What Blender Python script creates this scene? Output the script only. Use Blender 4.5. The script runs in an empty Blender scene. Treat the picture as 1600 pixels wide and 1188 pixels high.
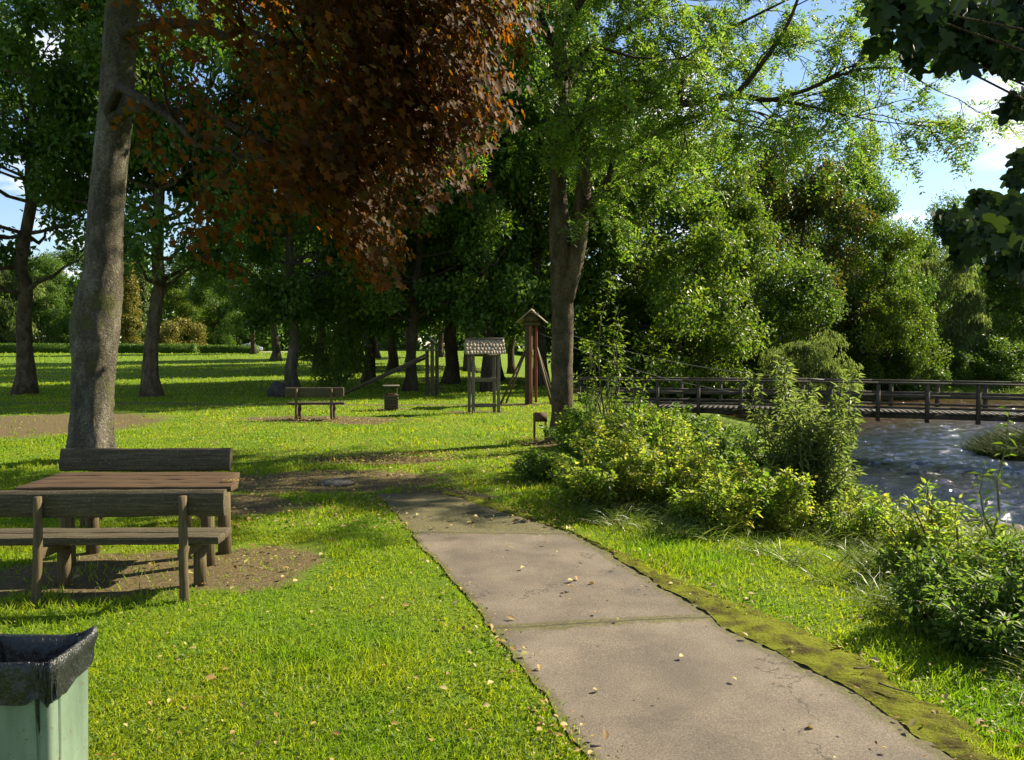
import bpy, math, random
import numpy as np
from mathutils import Vector, Matrix

C = bpy.context.scene
COL = C.collection
R = math.radians
PI = math.pi

# ------------------------------------------------------------------ camera
CAM_H, FPX, PITCH = 1.9, 1200.0, -R(2.58)
cam_d = bpy.data.cameras.new('camera')
cam = bpy.data.objects.new('camera', cam_d)
COL.objects.link(cam)
cam.location = (0, 0, CAM_H)
cam.rotation_euler = (PI / 2 + PITCH, 0, 0)
cam_d.sensor_width = 36
cam_d.lens = 36 * FPX / 1600
cam_d.clip_start = 0.05
cam_d.clip_end = 3000
C.camera = cam

# ------------------------------------------------------------------ sky, sun, exposure
SUN_AZ, SUN_EL = R(60), R(36)          # azimuth from +Y towards +X
world = bpy.data.worlds.new('World')
C.world = world
world.use_nodes = True
wn, wl = world.node_tree.nodes, world.node_tree.links
bg = wn['Background']
sky = wn.new('ShaderNodeTexSky')
sky.sky_type = 'NISHITA'
sky.sun_disc = False
sky.sun_elevation = SUN_EL
sky.sun_rotation = SUN_AZ
sky.dust_density = 0.1
sky.ozone_density = 2.0
tc = wn.new('ShaderNodeTexCoord')
sep = wn.new('ShaderNodeSeparateXYZ')
wl.new(tc.outputs['Generated'], sep.inputs[0])
zz = wn.new('ShaderNodeMath'); zz.operation = 'ADD'; zz.inputs[1].default_value = 0.22
wl.new(sep.outputs['Z'], zz.inputs[0])
dv = wn.new('ShaderNodeCombineXYZ')
for k in 'XY':
    m = wn.new('ShaderNodeMath'); m.operation = 'DIVIDE'
    wl.new(sep.outputs[k], m.inputs[0]); wl.new(zz.outputs[0], m.inputs[1])
    wl.new(m.outputs[0], dv.inputs[k])
nz = wn.new('ShaderNodeTexNoise')
nz.inputs['Scale'].default_value = 1.9
nz.inputs['Detail'].default_value = 9
nz.inputs['Roughness'].default_value = 0.55
mp = wn.new('ShaderNodeMapping')
mp.inputs['Location'].default_value = (2.6, 1.7, 0.0)
wl.new(dv.outputs[0], mp.inputs[0]); wl.new(mp.outputs[0], nz.inputs['Vector'])
cr = wn.new('ShaderNodeValToRGB')
cr.color_ramp.elements[0].position = 0.535
cr.color_ramp.elements[1].position = 0.66
wl.new(nz.outputs['Fac'], cr.inputs[0])
mx = wn.new('ShaderNodeMix'); mx.data_type = 'RGBA'
mx.inputs['B'].default_value = (8.5, 8.5, 8.8, 1)
wl.new(cr.outputs[0], mx.inputs['Factor'])
wl.new(sky.outputs[0], mx.inputs['A'])
wl.new(mx.outputs['Result'], bg.inputs['Color'])
bg.inputs['Strength'].default_value = 0.062

sun_d = bpy.data.lights.new('sun', 'SUN')
sun_d.energy = 5.0
sun_d.angle = R(0.5)
sun_d.color = (1.0, 0.89, 0.66)
sun = bpy.data.objects.new('sun', sun_d)
COL.objects.link(sun)
SDIR = Vector((math.sin(SUN_AZ) * math.cos(SUN_EL), math.cos(SUN_AZ) * math.cos(SUN_EL), math.sin(SUN_EL)))
sun.rotation_euler = SDIR.to_track_quat('Z', 'Y').to_euler()

C.view_settings.view_transform = 'Standard'
C.view_settings.look = 'None'
C.view_settings.gamma = 1
C.view_settings.exposure = 1.55
C.cycles.max_bounces = 7
C.cycles.diffuse_bounces = 3
C.cycles.glossy_bounces = 3
C.cycles.transmission_bounces = 4
C.cycles.transparent_max_bounces = 6
C.cycles.use_denoising = True

rng = np.random.default_rng(7)
random.seed(7)

# ------------------------------------------------------------------ helpers
def ray(px, py):
    u, v = (px - 800) / FPX, (594 - py) / FPX
    c, s = math.cos(PITCH), math.sin(PITCH)
    return np.array([u, c - s * v, s + c * v])

def at_y(px, py, Y):
    d = ray(px, py); t = Y / d[1]
    return np.array([d[0] * t, Y, CAM_H + d[2] * t])

def at_z(px, py, z=0.0):
    d = ray(px, py); t = (z - CAM_H) / d[2]
    return np.array([d[0] * t, d[1] * t, z])

def tag(o, label=None, cat=None, group=None, kind=None):
    if label: o['label'] = label
    if cat: o['category'] = cat
    if group: o['group'] = group
    if kind: o['kind'] = kind
    return o

def empty(name, loc, label=None, cat=None, group=None, rz=0.0):
    o = bpy.data.objects.new(name, None)
    COL.objects.link(o)
    o.empty_display_size = 0.2
    o.location = tuple(float(a) for a in loc)
    o.rotation_euler = (0, 0, rz)
    return tag(o, label, cat, group)

def mesh_np(name, V, loops, starts, mats, smooth=False):
    me = bpy.data.meshes.new(name)
    V = np.ascontiguousarray(V, dtype=np.float32)
    loops = np.ascontiguousarray(loops, dtype=np.int32)
    starts = np.ascontiguousarray(starts, dtype=np.int32)
    me.vertices.add(len(V)); me.vertices.foreach_set('co', V.ravel())
    me.loops.add(len(loops)); me.loops.foreach_set('vertex_index', loops)
    me.polygons.add(len(starts)); me.polygons.foreach_set('loop_start', starts)
    if smooth: me.polygons.foreach_set('use_smooth', np.ones(len(starts), dtype=bool))
    me.update(calc_edges=True)
    me.validate()
    if mats is not None:
        for m in (mats if isinstance(mats, (list, tuple)) else [mats]): me.materials.append(m)
    return me

def link(name, me, parent=None):
    o = bpy.data.objects.new(name, me)
    COL.objects.link(o)
    if parent is not None: o.parent = parent
    return o

class MB:
    """collects geometry in one mesh"""
    def __init__(s): s.V = []; s.F = []; s.n = 0
    def add(s, V, F):
        V = np.asarray(V, float)
        s.V.append(V)
        s.F += [tuple(i + s.n for i in f) for f in F]
        s.n += len(V)
        return s
    def box(s, c, size, M=None):
        x, y, z = [a / 2 for a in size]
        V = np.array([(-x,-y,-z),(x,-y,-z),(x,y,-z),(-x,y,-z),(-x,-y,z),(x,-y,z),(x,y,z),(-x,y,z)])
        if M is not None: V = V @ np.array(M.to_3x3()).T
        return s.add(V + np.array(c), [(0,3,2,1),(4,5,6,7),(0,1,5,4),(1,2,6,5),(2,3,7,6),(3,0,4,7)])
    def bar(s, p0, p1, w, h):
        p0, p1 = Vector(p0), Vector(p1)
        d = p1 - p0
        q = d.to_track_quat('X', 'Z').to_matrix()
        return s.box((p0 + p1) / 2, (d.length, w, h), q)
    def tube(s, P, rad, sides=8, cap=True, wob=0.0, g=None, flare=0.0):
        P = np.asarray(P, float); n = len(P)
        rad = np.full(n, rad, float) if np.isscalar(rad) else np.asarray(rad, float)
        T = np.gradient(P, axis=0)
        T /= np.linalg.norm(T, axis=1)[:, None] + 1e-9
        u = np.cross(T[0], (0.31, 0.95, 0.05)); u /= np.linalg.norm(u)
        a = np.arange(sides) * 2 * PI / sides
        out = []
        for i in range(n):
            u = u - T[i] * np.dot(u, T[i]); u /= np.linalg.norm(u) + 1e-9
            v = np.cross(T[i], u)
            r = np.full(sides, rad[i])
            if wob: r = r * (1 + wob * (g or rng).normal(size=sides))
            if flare:
                hz = max(P[i][2] - P[0][2] - 0.2, 0)
                r = r * (1 + flare * math.exp(-hz / 0.28) * (0.5 + 0.5 * np.cos(a * 5 + 0.7 * np.sin(a * 2))))
            out.append(P[i] + (np.cos(a) * r)[:, None] * u + (np.sin(a) * r)[:, None] * v)
        F = []
        for i in range(n - 1):
            for k in range(sides):
                k2 = (k + 1) % sides
                F.append((i * sides + k, i * sides + k2, (i + 1) * sides + k2, (i + 1) * sides + k))
        if cap:
            F.append(tuple(range(sides))[::-1]); F.append(tuple((n - 1) * sides + k for k in range(sides)))
        return s.add(np.vstack(out), F)
    def lathe(s, prof, sides=32, c=(0, 0, 0), close=False):
        a = np.arange(sides) * 2 * PI / sides
        V = np.vstack([np.stack([np.cos(a) * r, np.sin(a) * r, np.full(sides, z)], 1) for r, z in prof]) + np.array(c)
        F = []
        for i in range(len(prof) - 1):
            for k in range(sides):
                k2 = (k + 1) % sides
                F.append((i * sides + k, i * sides + k2, (i + 1) * sides + k2, (i + 1) * sides + k))
        return s.add(V, F)
    def build(s, name, mat, parent=None, smooth=False, world=False, bevel=0.0):
        V = np.vstack(s.V)
        if world and parent is not None: V = V - np.array(parent.location)
        loops = np.fromiter((i for f in s.F for i in f), dtype=np.int32)
        lens = np.array([len(f) for f in s.F])
        starts = np.concatenate([[0], np.cumsum(lens)[:-1]])
        o = link(name, mesh_np(name, V, loops, starts, mat, smooth), parent)
        if bevel:
            b = o.modifiers.new('bevel', 'BEVEL'); b.width = bevel; b.segments = 2; b.limit_method = 'ANGLE'
        return o

# --- numpy value noise
def hash2(i, j, seed):
    h = (i.astype(np.int64) * 374761393 + j.astype(np.int64) * 668265263 + seed * 144665) & 0x7fffffff
    h = (h ^ (h >> 13)) * 1274126177 & 0x7fffffff
    return ((h ^ (h >> 16)) & 0xffff) / 65535.0
def vnoise(x, y, seed=0):
    x = np.asarray(x, float); y = np.asarray(y, float)
    i, j = np.floor(x), np.floor(y); fx, fy = x - i, y - j
    fx = fx * fx * (3 - 2 * fx); fy = fy * fy * (3 - 2 * fy)
    a, b = hash2(i, j, seed), hash2(i + 1, j, seed)
    c, d = hash2(i, j + 1, seed), hash2(i + 1, j + 1, seed)
    return (a * (1 - fx) + b * fx) * (1 - fy) + (c * (1 - fx) + d * fx) * fy
def fbm(x, y, seed=0, o=4):
    s = 0; a = 0.5
    for k in range(o):
        s = s + a * vnoise(x * 2 ** k, y * 2 ** k, seed + k * 17); a *= 0.5
    return s / (1 - 0.5 ** o)
def smooth(t): t = np.clip(t, 0, 1); return t * t * (3 - 2 * t)

def poly_sd(x, y, P):
    """distance to polygon outline, negative inside"""
    P = np.asarray(P, float); x = np.asarray(x, float); y = np.asarray(y, float)
    d = np.full(x.shape, 1e9); ins = np.zeros(x.shape, bool)
    for k in range(len(P)):
        a, b = P[k], P[(k + 1) % len(P)]
        ex, ey = b - a
        t = np.clip(((x - a[0]) * ex + (y - a[1]) * ey) / (ex * ex + ey * ey + 1e-12), 0, 1)
        d = np.minimum(d, np.hypot(x - a[0] - t * ex, y - a[1] - t * ey))
        if a[1] != b[1]:
            c = ((a[1] > y) != (b[1] > y)) & (x < ex * (y - a[1]) / ey + a[0])
            ins ^= c
    return np.where(ins, -d, d)

# ------------------------------------------------------------------ materials
def new_mat(name):
    m = bpy.data.materials.new(name); m.use_nodes = True
    nt = m.node_tree
    return m, nt.nodes, nt.links, nt.nodes['Principled BSDF']

def ramp(n, cols, pos=None):
    r = n.new('ShaderNodeValToRGB')
    e = r.color_ramp.elements
    pos = pos or [i / (len(cols) - 1) for i in range(len(cols))]
    while len(e) < len(cols): e.new(0.5)
    for k, (c, p) in enumerate(zip(cols, pos)):
        e[k].position = p; e[k].color = (*c, 1)
    return r

def noise(n, l, scale, detail=6, rough=0.6, coord='Object', stretch=None):
    t = n.new('ShaderNodeTexNoise')
    t.inputs['Scale'].default_value = scale
    t.inputs['Detail'].default_value = detail
    t.inputs['Roughness'].default_value = rough
    c = n.new('ShaderNodeTexCoord')
    if stretch:
        m = n.new('ShaderNodeMapping'); m.inputs['Scale'].default_value = stretch
        l.new(c.outputs[coord], m.inputs[0]); l.new(m.outputs[0], t.inputs['Vector'])
    else:
        l.new(c.outputs[coord], t.inputs['Vector'])
    return t

def surf_mat(name, cols, scale=4, rough=0.8, bump=0.3, bscale=None, stretch=None, spec=0.3, pos=None, metal=0, dist=0.02, speck=None):
    m, n, l, p = new_mat(name)
    t = noise(n, l, scale, 8, 0.65, stretch=stretch)
    r = ramp(n, cols, pos or [0.25 + 0.5 * i / (len(cols) - 1) for i in range(len(cols))])
    l.new(t.outputs['Fac'], r.inputs[0]); l.new(r.outputs[0], p.inputs['Base Color'])
    if speck:
        sn = noise(n, l, 55, 3, 0.6); sr = ramp(n, [(0, 0, 0), (1, 1, 1)], [0.60, 0.70]); l.new(sn.outputs['Fac'], sr.inputs[0])
        sm = n.new('ShaderNodeMix'); sm.data_type = 'RGBA'; sm.inputs['B'].default_value = (*speck, 1)
        l.new(sr.outputs[0], sm.inputs['Factor']); l.new(r.outputs[0], sm.inputs['A']); l.new(sm.outputs['Result'], p.inputs['Base Color'])
    p.inputs['Roughness'].default_value = rough
    p.inputs['Specular IOR Level'].default_value = spec
    p.inputs['Metallic'].default_value = metal
    if bump:
        b = n.new('ShaderNodeBump'); b.inputs['Strength'].default_value = bump; b.inputs['Distance'].default_value = dist
        t2 = noise(n, l, bscale or scale * 4, 6, 0.7, stretch=stretch)
        l.new(t2.outputs['Fac'], b.inputs['Height']); l.new(b.outputs[0], p.inputs['Normal'])
    return m

def leaf_mat(name, cols, trans=0.45, boost=1.6, rough=0.5, spec=0.28, tint=(1.0, 1.0, 0.6), patch=0):
    m, n, l, p = new_mat(name)
    g = n.new('ShaderNodeNewGeometry')
    r = ramp(n, cols)
    l.new(g.outputs['Random Per Island'], r.inputs[0])
    if patch:
        pn = noise(n, l, patch, 4, 0.6)
        pr = ramp(n, [(0.62, 0.85, 0.7), (1.0, 1.0, 1.0), (1.35, 1.12, 1.1)], [0.34, 0.5, 0.66]); l.new(pn.outputs['Fac'], pr.inputs[0])
        pm = n.new('ShaderNodeMix'); pm.data_type = 'RGBA'; pm.blend_type = 'MULTIPLY'; pm.inputs['Factor'].default_value = 1
        l.new(r.outputs[0], pm.inputs['A']); l.new(pr.outputs[0], pm.inputs['B'])
        class _o: outputs = [pm.outputs['Result']]
        r = _o
    l.new(r.outputs[0], p.inputs['Base Color'])
    p.inputs['Roughness'].default_value = rough
    p.inputs['Specular IOR Level'].default_value = spec
    tr = n.new('ShaderNodeBsdfTranslucent')
    mu = n.new('ShaderNodeMix'); mu.data_type = 'RGBA'; mu.blend_type = 'MULTIPLY'; mu.inputs['Factor'].default_value = 1
    l.new(r.outputs[0], mu.inputs['A']); mu.inputs['B'].default_value = (boost * tint[0], boost * tint[1], boost * tint[2], 1)
    l.new(mu.outputs['Result'], tr.inputs['Color'])
    ms = n.new('ShaderNodeMixShader'); ms.inputs[0].default_value = trans
    l.new(p.outputs[0], ms.inputs[1]); l.new(tr.outputs[0], ms.inputs[2])
    l.new(ms.outputs[0], n['Material Output'].inputs['Surface'])
    return m

def bark_mat(name, cols, scale=3.0, moss=None):
    m, n, l, p = new_mat(name)
    t = noise(n, l, scale, 8, 0.7, stretch=(1, 1, 0.35))
    r = ramp(n, cols, [0.3, 0.5, 0.68])
    l.new(t.outputs['Fac'], r.inputs[0])
    v = n.new('ShaderNodeTexVoronoi'); v.feature = 'DISTANCE_TO_EDGE'; v.inputs['Scale'].default_value = scale * 7
    c = n.new('ShaderNodeTexCoord'); mpp = n.new('ShaderNodeMapping'); mpp.inputs['Scale'].default_value = (1, 1, 0.22)
    nn = noise(n, l, scale * 4, 4, 0.6)
    ad = n.new('ShaderNodeMix'); ad.data_type = 'RGBA'; ad.blend_type = 'LINEAR_LIGHT'; ad.inputs['Factor'].default_value = 0.12
    l.new(c.outputs['Object'], ad.inputs['A']); l.new(nn.outputs['Color'], ad.inputs['B'])
    l.new(ad.outputs['Result'], mpp.inputs[0]); l.new(mpp.outputs[0], v.inputs['Vector'])
    ck = ramp(n, [(0.35, 0.33, 0.30), (1, 1, 1)], [0.0, 0.16]); l.new(v.outputs['Distance'], ck.inputs[0])
    cm_ = n.new('ShaderNodeMix'); cm_.data_type = 'RGBA'; cm_.blend_type = 'MULTIPLY'; cm_.inputs['Factor'].default_value = 0.75
    l.new(r.outputs[0], cm_.inputs['A']); l.new(ck.outputs[0], cm_.inputs['B'])
    bn = noise(n, l, 26, 5, 0.75); br_ = ramp(n, [(0.6, 0.6, 0.6), (1.35, 1.35, 1.3)], [0.35, 0.65]); l.new(bn.outputs['Fac'], br_.inputs[0])
    cm2 = n.new('ShaderNodeMix'); cm2.data_type = 'RGBA'; cm2.blend_type = 'MULTIPLY'; cm2.inputs['Factor'].default_value = 1
    l.new(cm_.outputs['Result'], cm2.inputs['A']); l.new(br_.outputs[0], cm2.inputs['B'])
    out = cm2.outputs['Result']
    if moss:
        t3 = noise(n, l, 2.2, 5, 0.7)
        r3 = ramp(n, [(0, 0, 0), (1, 1, 1)], [0.52, 0.66]); l.new(t3.outputs['Fac'], r3.inputs[0])
        mm = n.new('ShaderNodeMix'); mm.data_type = 'RGBA'; mm.inputs['B'].default_value = (*moss, 1)
        l.new(r3.outputs[0], mm.inputs['Factor']); l.new(out, mm.inputs['A']); out = mm.outputs['Result']
    l.new(out, p.inputs['Base Color'])
    p.inputs['Roughness'].default_value = 0.9
    p.inputs['Specular IOR Level'].default_value = 0.15
    t2 = noise(n, l, scale * 9, 6, 0.75, stretch=(1, 1, 0.4))
    ma = n.new('ShaderNodeMath'); ma.operation = 'MULTIPLY_ADD'; ma.inputs[1].default_value = 1.6
    l.new(v.outputs['Distance'], ma.inputs[0]); l.new(t2.outputs['Fac'], ma.inputs[2])
    b = n.new('ShaderNodeBump'); b.inputs['Strength'].default_value = 1.0; b.inputs['Distance'].default_value = 0.04
    l.new(ma.outputs[0], b.inputs['Height']); l.new(b.outputs[0], p.inputs['Normal'])
    return m

M = {}
M['bark_grey'] = bark_mat('bark_grey', [(0.065, 0.057, 0.042), (0.17, 0.152, 0.118), (0.34, 0.315, 0.26)], 3.2, (0.12, 0.13, 0.04))
M['bark_brown'] = bark_mat('bark_brown', [(0.07, 0.052, 0.032), (0.20, 0.155, 0.10), (0.33, 0.27, 0.18)], 4.5, (0.06, 0.06, 0.03))
M['bark_dark'] = bark_mat('bark_dark', [(0.035, 0.028, 0.02), (0.09, 0.07, 0.045), (0.17, 0.14, 0.10)], 3.0)
M['twig'] = surf_mat('twig', [(0.05, 0.035, 0.02), (0.14, 0.11, 0.07)], 8, 0.85, 0.2)
M['stem_green'] = surf_mat('stem_green', [(0.07, 0.08, 0.02), (0.14, 0.12, 0.04)], 8, 0.7, 0)

M['leaf_ash'] = leaf_mat('leaf_ash', [(0.05, 0.115, 0.015), (0.08, 0.16, 0.02), (0.115, 0.185, 0.024), (0.17, 0.20, 0.025)], 0.5, 2.1)
M['leaf_copper'] = leaf_mat('leaf_copper', [(0.03, 0.019, 0.007), (0.06, 0.028, 0.008), (0.10, 0.042, 0.009), (0.045, 0.045, 0.011)], 0.5, 3.3, 0.6, 0.10, (1.0, 0.72, 0.19))
M['leaf_oak'] = leaf_mat('leaf_oak', [(0.04, 0.085, 0.013), (0.065, 0.13, 0.018), (0.10, 0.16, 0.021)], 0.45, 1.6)
M['leaf_wood'] = leaf_mat('leaf_wood', [(0.035, 0.075, 0.011), (0.065, 0.12, 0.015), (0.105, 0.16, 0.019)], 0.45, 1.6)
M['leaf_bright'] = leaf_mat('leaf_bright', [(0.05, 0.10, 0.012), (0.085, 0.14, 0.014), (0.13, 0.17, 0.016)], 0.45, 1.8)
M['leaf_autumn'] = leaf_mat('leaf_autumn', [(0.03, 0.065, 0.010), (0.045, 0.08, 0.012), (0.08, 0.085, 0.014), (0.14, 0.085, 0.016)], 0.42, 1.7)
M['leaf_willow'] = leaf_mat('leaf_willow', [(0.07, 0.105, 0.03), (0.105, 0.145, 0.045), (0.15, 0.18, 0.06)], 0.48, 2.0)
M['leaf_conifer'] = leaf_mat('leaf_conifer', [(0.06, 0.10, 0.02), (0.10, 0.14, 0.03)], 0.25, 1.4)
M['leaf_gold'] = leaf_mat('leaf_gold', [(0.13, 0.13, 0.02), (0.20, 0.17, 0.03)], 0.3, 1.4)
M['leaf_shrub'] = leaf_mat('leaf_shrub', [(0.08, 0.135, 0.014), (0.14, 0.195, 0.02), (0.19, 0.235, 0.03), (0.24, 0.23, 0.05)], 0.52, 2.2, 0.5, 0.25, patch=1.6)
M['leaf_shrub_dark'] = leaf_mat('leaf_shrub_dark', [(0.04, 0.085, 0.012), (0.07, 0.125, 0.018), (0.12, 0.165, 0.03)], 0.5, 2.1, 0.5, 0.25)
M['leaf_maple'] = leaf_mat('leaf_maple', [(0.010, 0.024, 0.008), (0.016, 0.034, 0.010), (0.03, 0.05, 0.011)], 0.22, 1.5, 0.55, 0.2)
M['grass'] = leaf_mat('grass', [(0.11, 0.18, 0.006), (0.15, 0.225, 0.008), (0.19, 0.255, 0.010), (0.23, 0.26, 0.03)], 0.45, 1.9, 0.55, 0.22, (1.0, 1.0, 0.45), 0.9)
M['long_grass'] = leaf_mat('long_grass', [(0.05, 0.09, 0.015), (0.09, 0.14, 0.02), (0.16, 0.18, 0.05)], 0.4, 1.7, 0.45, 0.4)
M['reed'] = leaf_mat('reed', [(0.018, 0.032, 0.008), (0.03, 0.05, 0.012)], 0.3, 1.3, 0.7, 0.1)
M['litter'] = leaf_mat('litter', [(0.22, 0.14, 0.04), (0.34, 0.25, 0.08), (0.18, 0.09, 0.03), (0.40, 0.33, 0.14), (0.26, 0.25, 0.08)], 0.2, 1.3, 0.6, 0.25)

M['wood_dark'] = surf_mat('wood_dark', [(0.02, 0.016, 0.009), (0.06, 0.047, 0.025), (0.12, 0.10, 0.058)], 3, 0.8, 0.7, 5, stretch=(1.2, 22, 22), dist=0.012, speck=(0.14, 0.135, 0.10))
M['wood_table'] = surf_mat('wood_table', [(0.022, 0.014, 0.007), (0.06, 0.034, 0.015), (0.11, 0.072, 0.034)], 3, 0.7, 0.5, 5, stretch=(1.0, 20, 20), dist=0.01)
M['wood_post'] = surf_mat('wood_post', [(0.035, 0.025, 0.012), (0.085, 0.062, 0.028), (0.15, 0.115, 0.055)], 3, 0.8, 0.6, 5, stretch=(22, 22, 1.2), dist=0.01)
M['wood_grey'] = surf_mat('wood_grey', [(0.06, 0.05, 0.038), (0.125, 0.108, 0.082), (0.20, 0.175, 0.14)], 3, 0.85, 0.4, 5, stretch=(16, 16, 1.5), dist=0.008)
M['shingle'] = surf_mat('shingle', [(0.13, 0.10, 0.07), (0.27, 0.22, 0.16), (0.38, 0.33, 0.26)], 9, 0.85, 0.4, 20, stretch=(2.5, 1, 1), dist=0.01)
M['wood_red'] = surf_mat('wood_red', [(0.12, 0.035, 0.016), (0.24, 0.065, 0.03), (0.31, 0.10, 0.05)], 3, 0.7, 0.3, 5, stretch=(16, 16, 1.5), dist=0.006)
M['wood_bridge'] = surf_mat('wood_bridge', [(0.022, 0.018, 0.013), (0.055, 0.046, 0.033), (0.10, 0.085, 0.062)], 4, 0.8, 0.4, 10, dist=0.01)
M['rust'] = surf_mat('rust', [(0.045, 0.026, 0.016), (0.10, 0.05, 0.026), (0.15, 0.085, 0.05)], 14, 0.75, 0.3, 30, dist=0.004)
M['stone'] = surf_mat('stone', [(0.04, 0.036, 0.03), (0.10, 0.09, 0.075), (0.19, 0.175, 0.15)], 5, 0.9, 0.7, 12, dist=0.03)
M['stone_dark'] = surf_mat('stone_dark', [(0.02, 0.018, 0.015), (0.045, 0.04, 0.033), (0.08, 0.072, 0.06)], 5, 0.9, 0.7, 12, dist=0.03)
M['cable'] = surf_mat('cable', [(0.10, 0.10, 0.10), (0.2, 0.2, 0.2)], 10, 0.5, 0, metal=0.6)

# ------------------------------------------------------------------ terrain
WATER = -1.5
RIVER = [(60, 7), (14, 13), (9.2, 14.0), (8.2, 14.6), (8.1, 16.5), (9, 20), (10.4, 25), (11.2, 30), (11.4, 36), (9, 43), (4, 48),
         (60, 49), (60, 37), (27, 34), (20, 30.5), (17.4, 27.2), (14.9, 24.6), (14.8, 23.0), (16.6, 21.8), (21, 20.6), (60, 18)]
LAWN = [(9, -40), (4.2, -4), (3.1, 2), (2.8, 4), (2.5, 5.6), (1.75, 8), (1.2, 11), (1.15, 14), (1.5, 18), (2.1, 22.5), (2.8, 27), (2.6, 34),
        (0, 50), (-4, 60), (-4, 900), (-900, 900), (-900, -900), (9, -900)]

def H(x, y):
    x = np.asarray(x, float); y = np.asarray(y, float)
    dl = np.maximum(poly_sd(x, y, LAWN), 0)
    dr = poly_sd(x, y, RIVER)
    s = dl / (dl + np.maximum(dr, 0) + 1e-6)
    bank = -1.56 * (0.35 * smooth(s) + 0.65 * s)
    far = smooth((y - 44) / 8) * smooth((x + 6) / 8)      # the far meadow lies below the lawn
    bank = np.where(far > 0, bank * (1 - far) + far * np.where(dr < 0, bank, -1.5 + 0.8 * smooth(np.maximum(dr, 0) / 4)), bank)
    right = (x > 12) & (y < 34) & (dr > 0)
    bank = np.where(right, -1.5 + 1.1 * smooth(np.maximum(dr, 0) / 4), bank)
    bank = np.where(dr < 0, -1.56 - 0.6 * smooth(-dr / 2.5), bank)
    rise = 0.75 * smooth((y - 38) / 75) * smooth((-x + 8) / 12)
    und = (fbm(x * 0.35, y * 0.35, 3, 3) - 0.5) * 0.10 * smooth((np.hypot(x, y) - 3) / 8) + (fbm(x * 2.2, y * 2.2, 9, 2) - 0.5) * 0.02
    und = und * np.clip(1 - 0.8 * (dr < 0), 0, 1)
    return bank + rise + und
def Hs(x, y): return float(H(np.array([x]), np.array([y]))[0])

def gpt(px, py):
    """ground point seen at a pixel"""
    z = 0.0
    for _ in range(8):
        p = at_z(px, py, z); z = Hs(p[0], p[1])
    p[2] = z
    return p

# path edges, traced on the ground
PL = [(1110, 1460), (1010, 1300), (925, 1188), (850, 1090), (780, 1000), (700, 900), (645, 838), (612, 797), (585, 772)]
PR = [(2150, 1460), (1760, 1330), (1500, 1188), (1300, 1063), (1140, 980), (1003, 897), (903, 840), (800, 806), (692, 773)]
PM = [(2420, 1460), (1980, 1330), (1640, 1210), (1440, 1092), (1240, 985), (1075, 912), (930, 849), (815, 802), (705, 769)]
def curve(pts, n):
    P = np.array([gpt(a, b)[:2] for a, b in pts])
    # Catmull-Rom
    Q = np.vstack([2 * P[0] - P[1], P, 2 * P[-1] - P[-2]])
    t = np.linspace(0, len(P) - 1 - 1e-6, n); i = t.astype(int); f = (t - i)[:, None]
    a, b, c, d = Q[i], Q[i + 1], Q[i + 2], Q[i + 3]
    return 0.5 * (2 * b + (c - a) * f + (2 * a - 5 * b + 4 * c - d) * f ** 2 + (3 * b - a - 3 * c + d) * f ** 3)
NP_ = 900
EL, ER, EM = curve(PL, NP_), curve(PR, NP_), curve(PM, NP_)
tt = np.arange(NP_)
def jit(E, amp, seed):
    d = np.gradient(E, axis=0); nrm = np.stack([d[:, 1], -d[:, 0]], 1); nrm /= np.linalg.norm(nrm, axis=1)[:, None]
    w = (fbm(E[:, 0] * 3.2 + seed, E[:, 1] * 3.2, seed, 6) - 0.5) * 2 * amp
    return E + nrm * w[:, None]
EL, ERj, EMj = jit(EL, 0.06, 5), jit(ER, 0.07, 6), jit(EM, 0.09, 8)
PATH_POLY = np.vstack([EL, EMj[::-1]])
TURF_EDGE = np.vstack([EL, (EMj - (EMj - ERj) * 0.42)[::-1]])

def blob(x, y, c, rx, ry, rot=0.0):
    dx, dy = x - c[0], y - c[1]
    a, b = dx * math.cos(rot) + dy * math.sin(rot), -dx * math.sin(rot) + dy * math.cos(rot)
    return np.clip(1.6 - 1.6 * np.sqrt((a / rx) ** 2 + (b / ry) ** 2) + 0.35, 0, 1.3)

def dirt(x, y):
    x = np.asarray(x, float); y = np.asarray(y, float)
    d = np.zeros(x.shape)
    for c, rx, ry, ro in [((-3.25, 6.35), 1.35, 0.75, 0), ((-2.2, 6.6), 0.55, 0.8, 0.2), ((-3.6, 9.0), 1.4, 0.7, 0),
                          ((-2.6, 10.6), 1.9, 1.0, 0.1), ((-0.9, 9.6), 0.8, 0.55, -0.5), ((-2.3, 12.6), 1.3, 0.6, 0), ((-11.5, 18.5), 3.2, 3.4, 0),
                          ((-4.9, 19.6), 2.4, 0.9, 0), ((-3.7, 18.9), 0.8, 0.5, 0), ((-1.0, 22.0), 1.0, 0.5, 0), ((0.8, 14.9), 0.7, 0.6, 0),
                          ((0.5, 24.8), 1.2, 0.6, 0), ((-3.6, 23), 0.6, 0.4, 0), ((-6.7, 12.5), 0.9, 0.6, 0)]:
        d = np.maximum(d, blob(x, y, c, rx, ry, ro))
    tr = np.exp(-((y - 24.6 - 0.25 * np.sin(x * 0.35)) / 0.36) ** 2) * (x < 0) * 1.0       # trodden footpath across the lawn
    d = np.maximum(d, tr)
    return d

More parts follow.
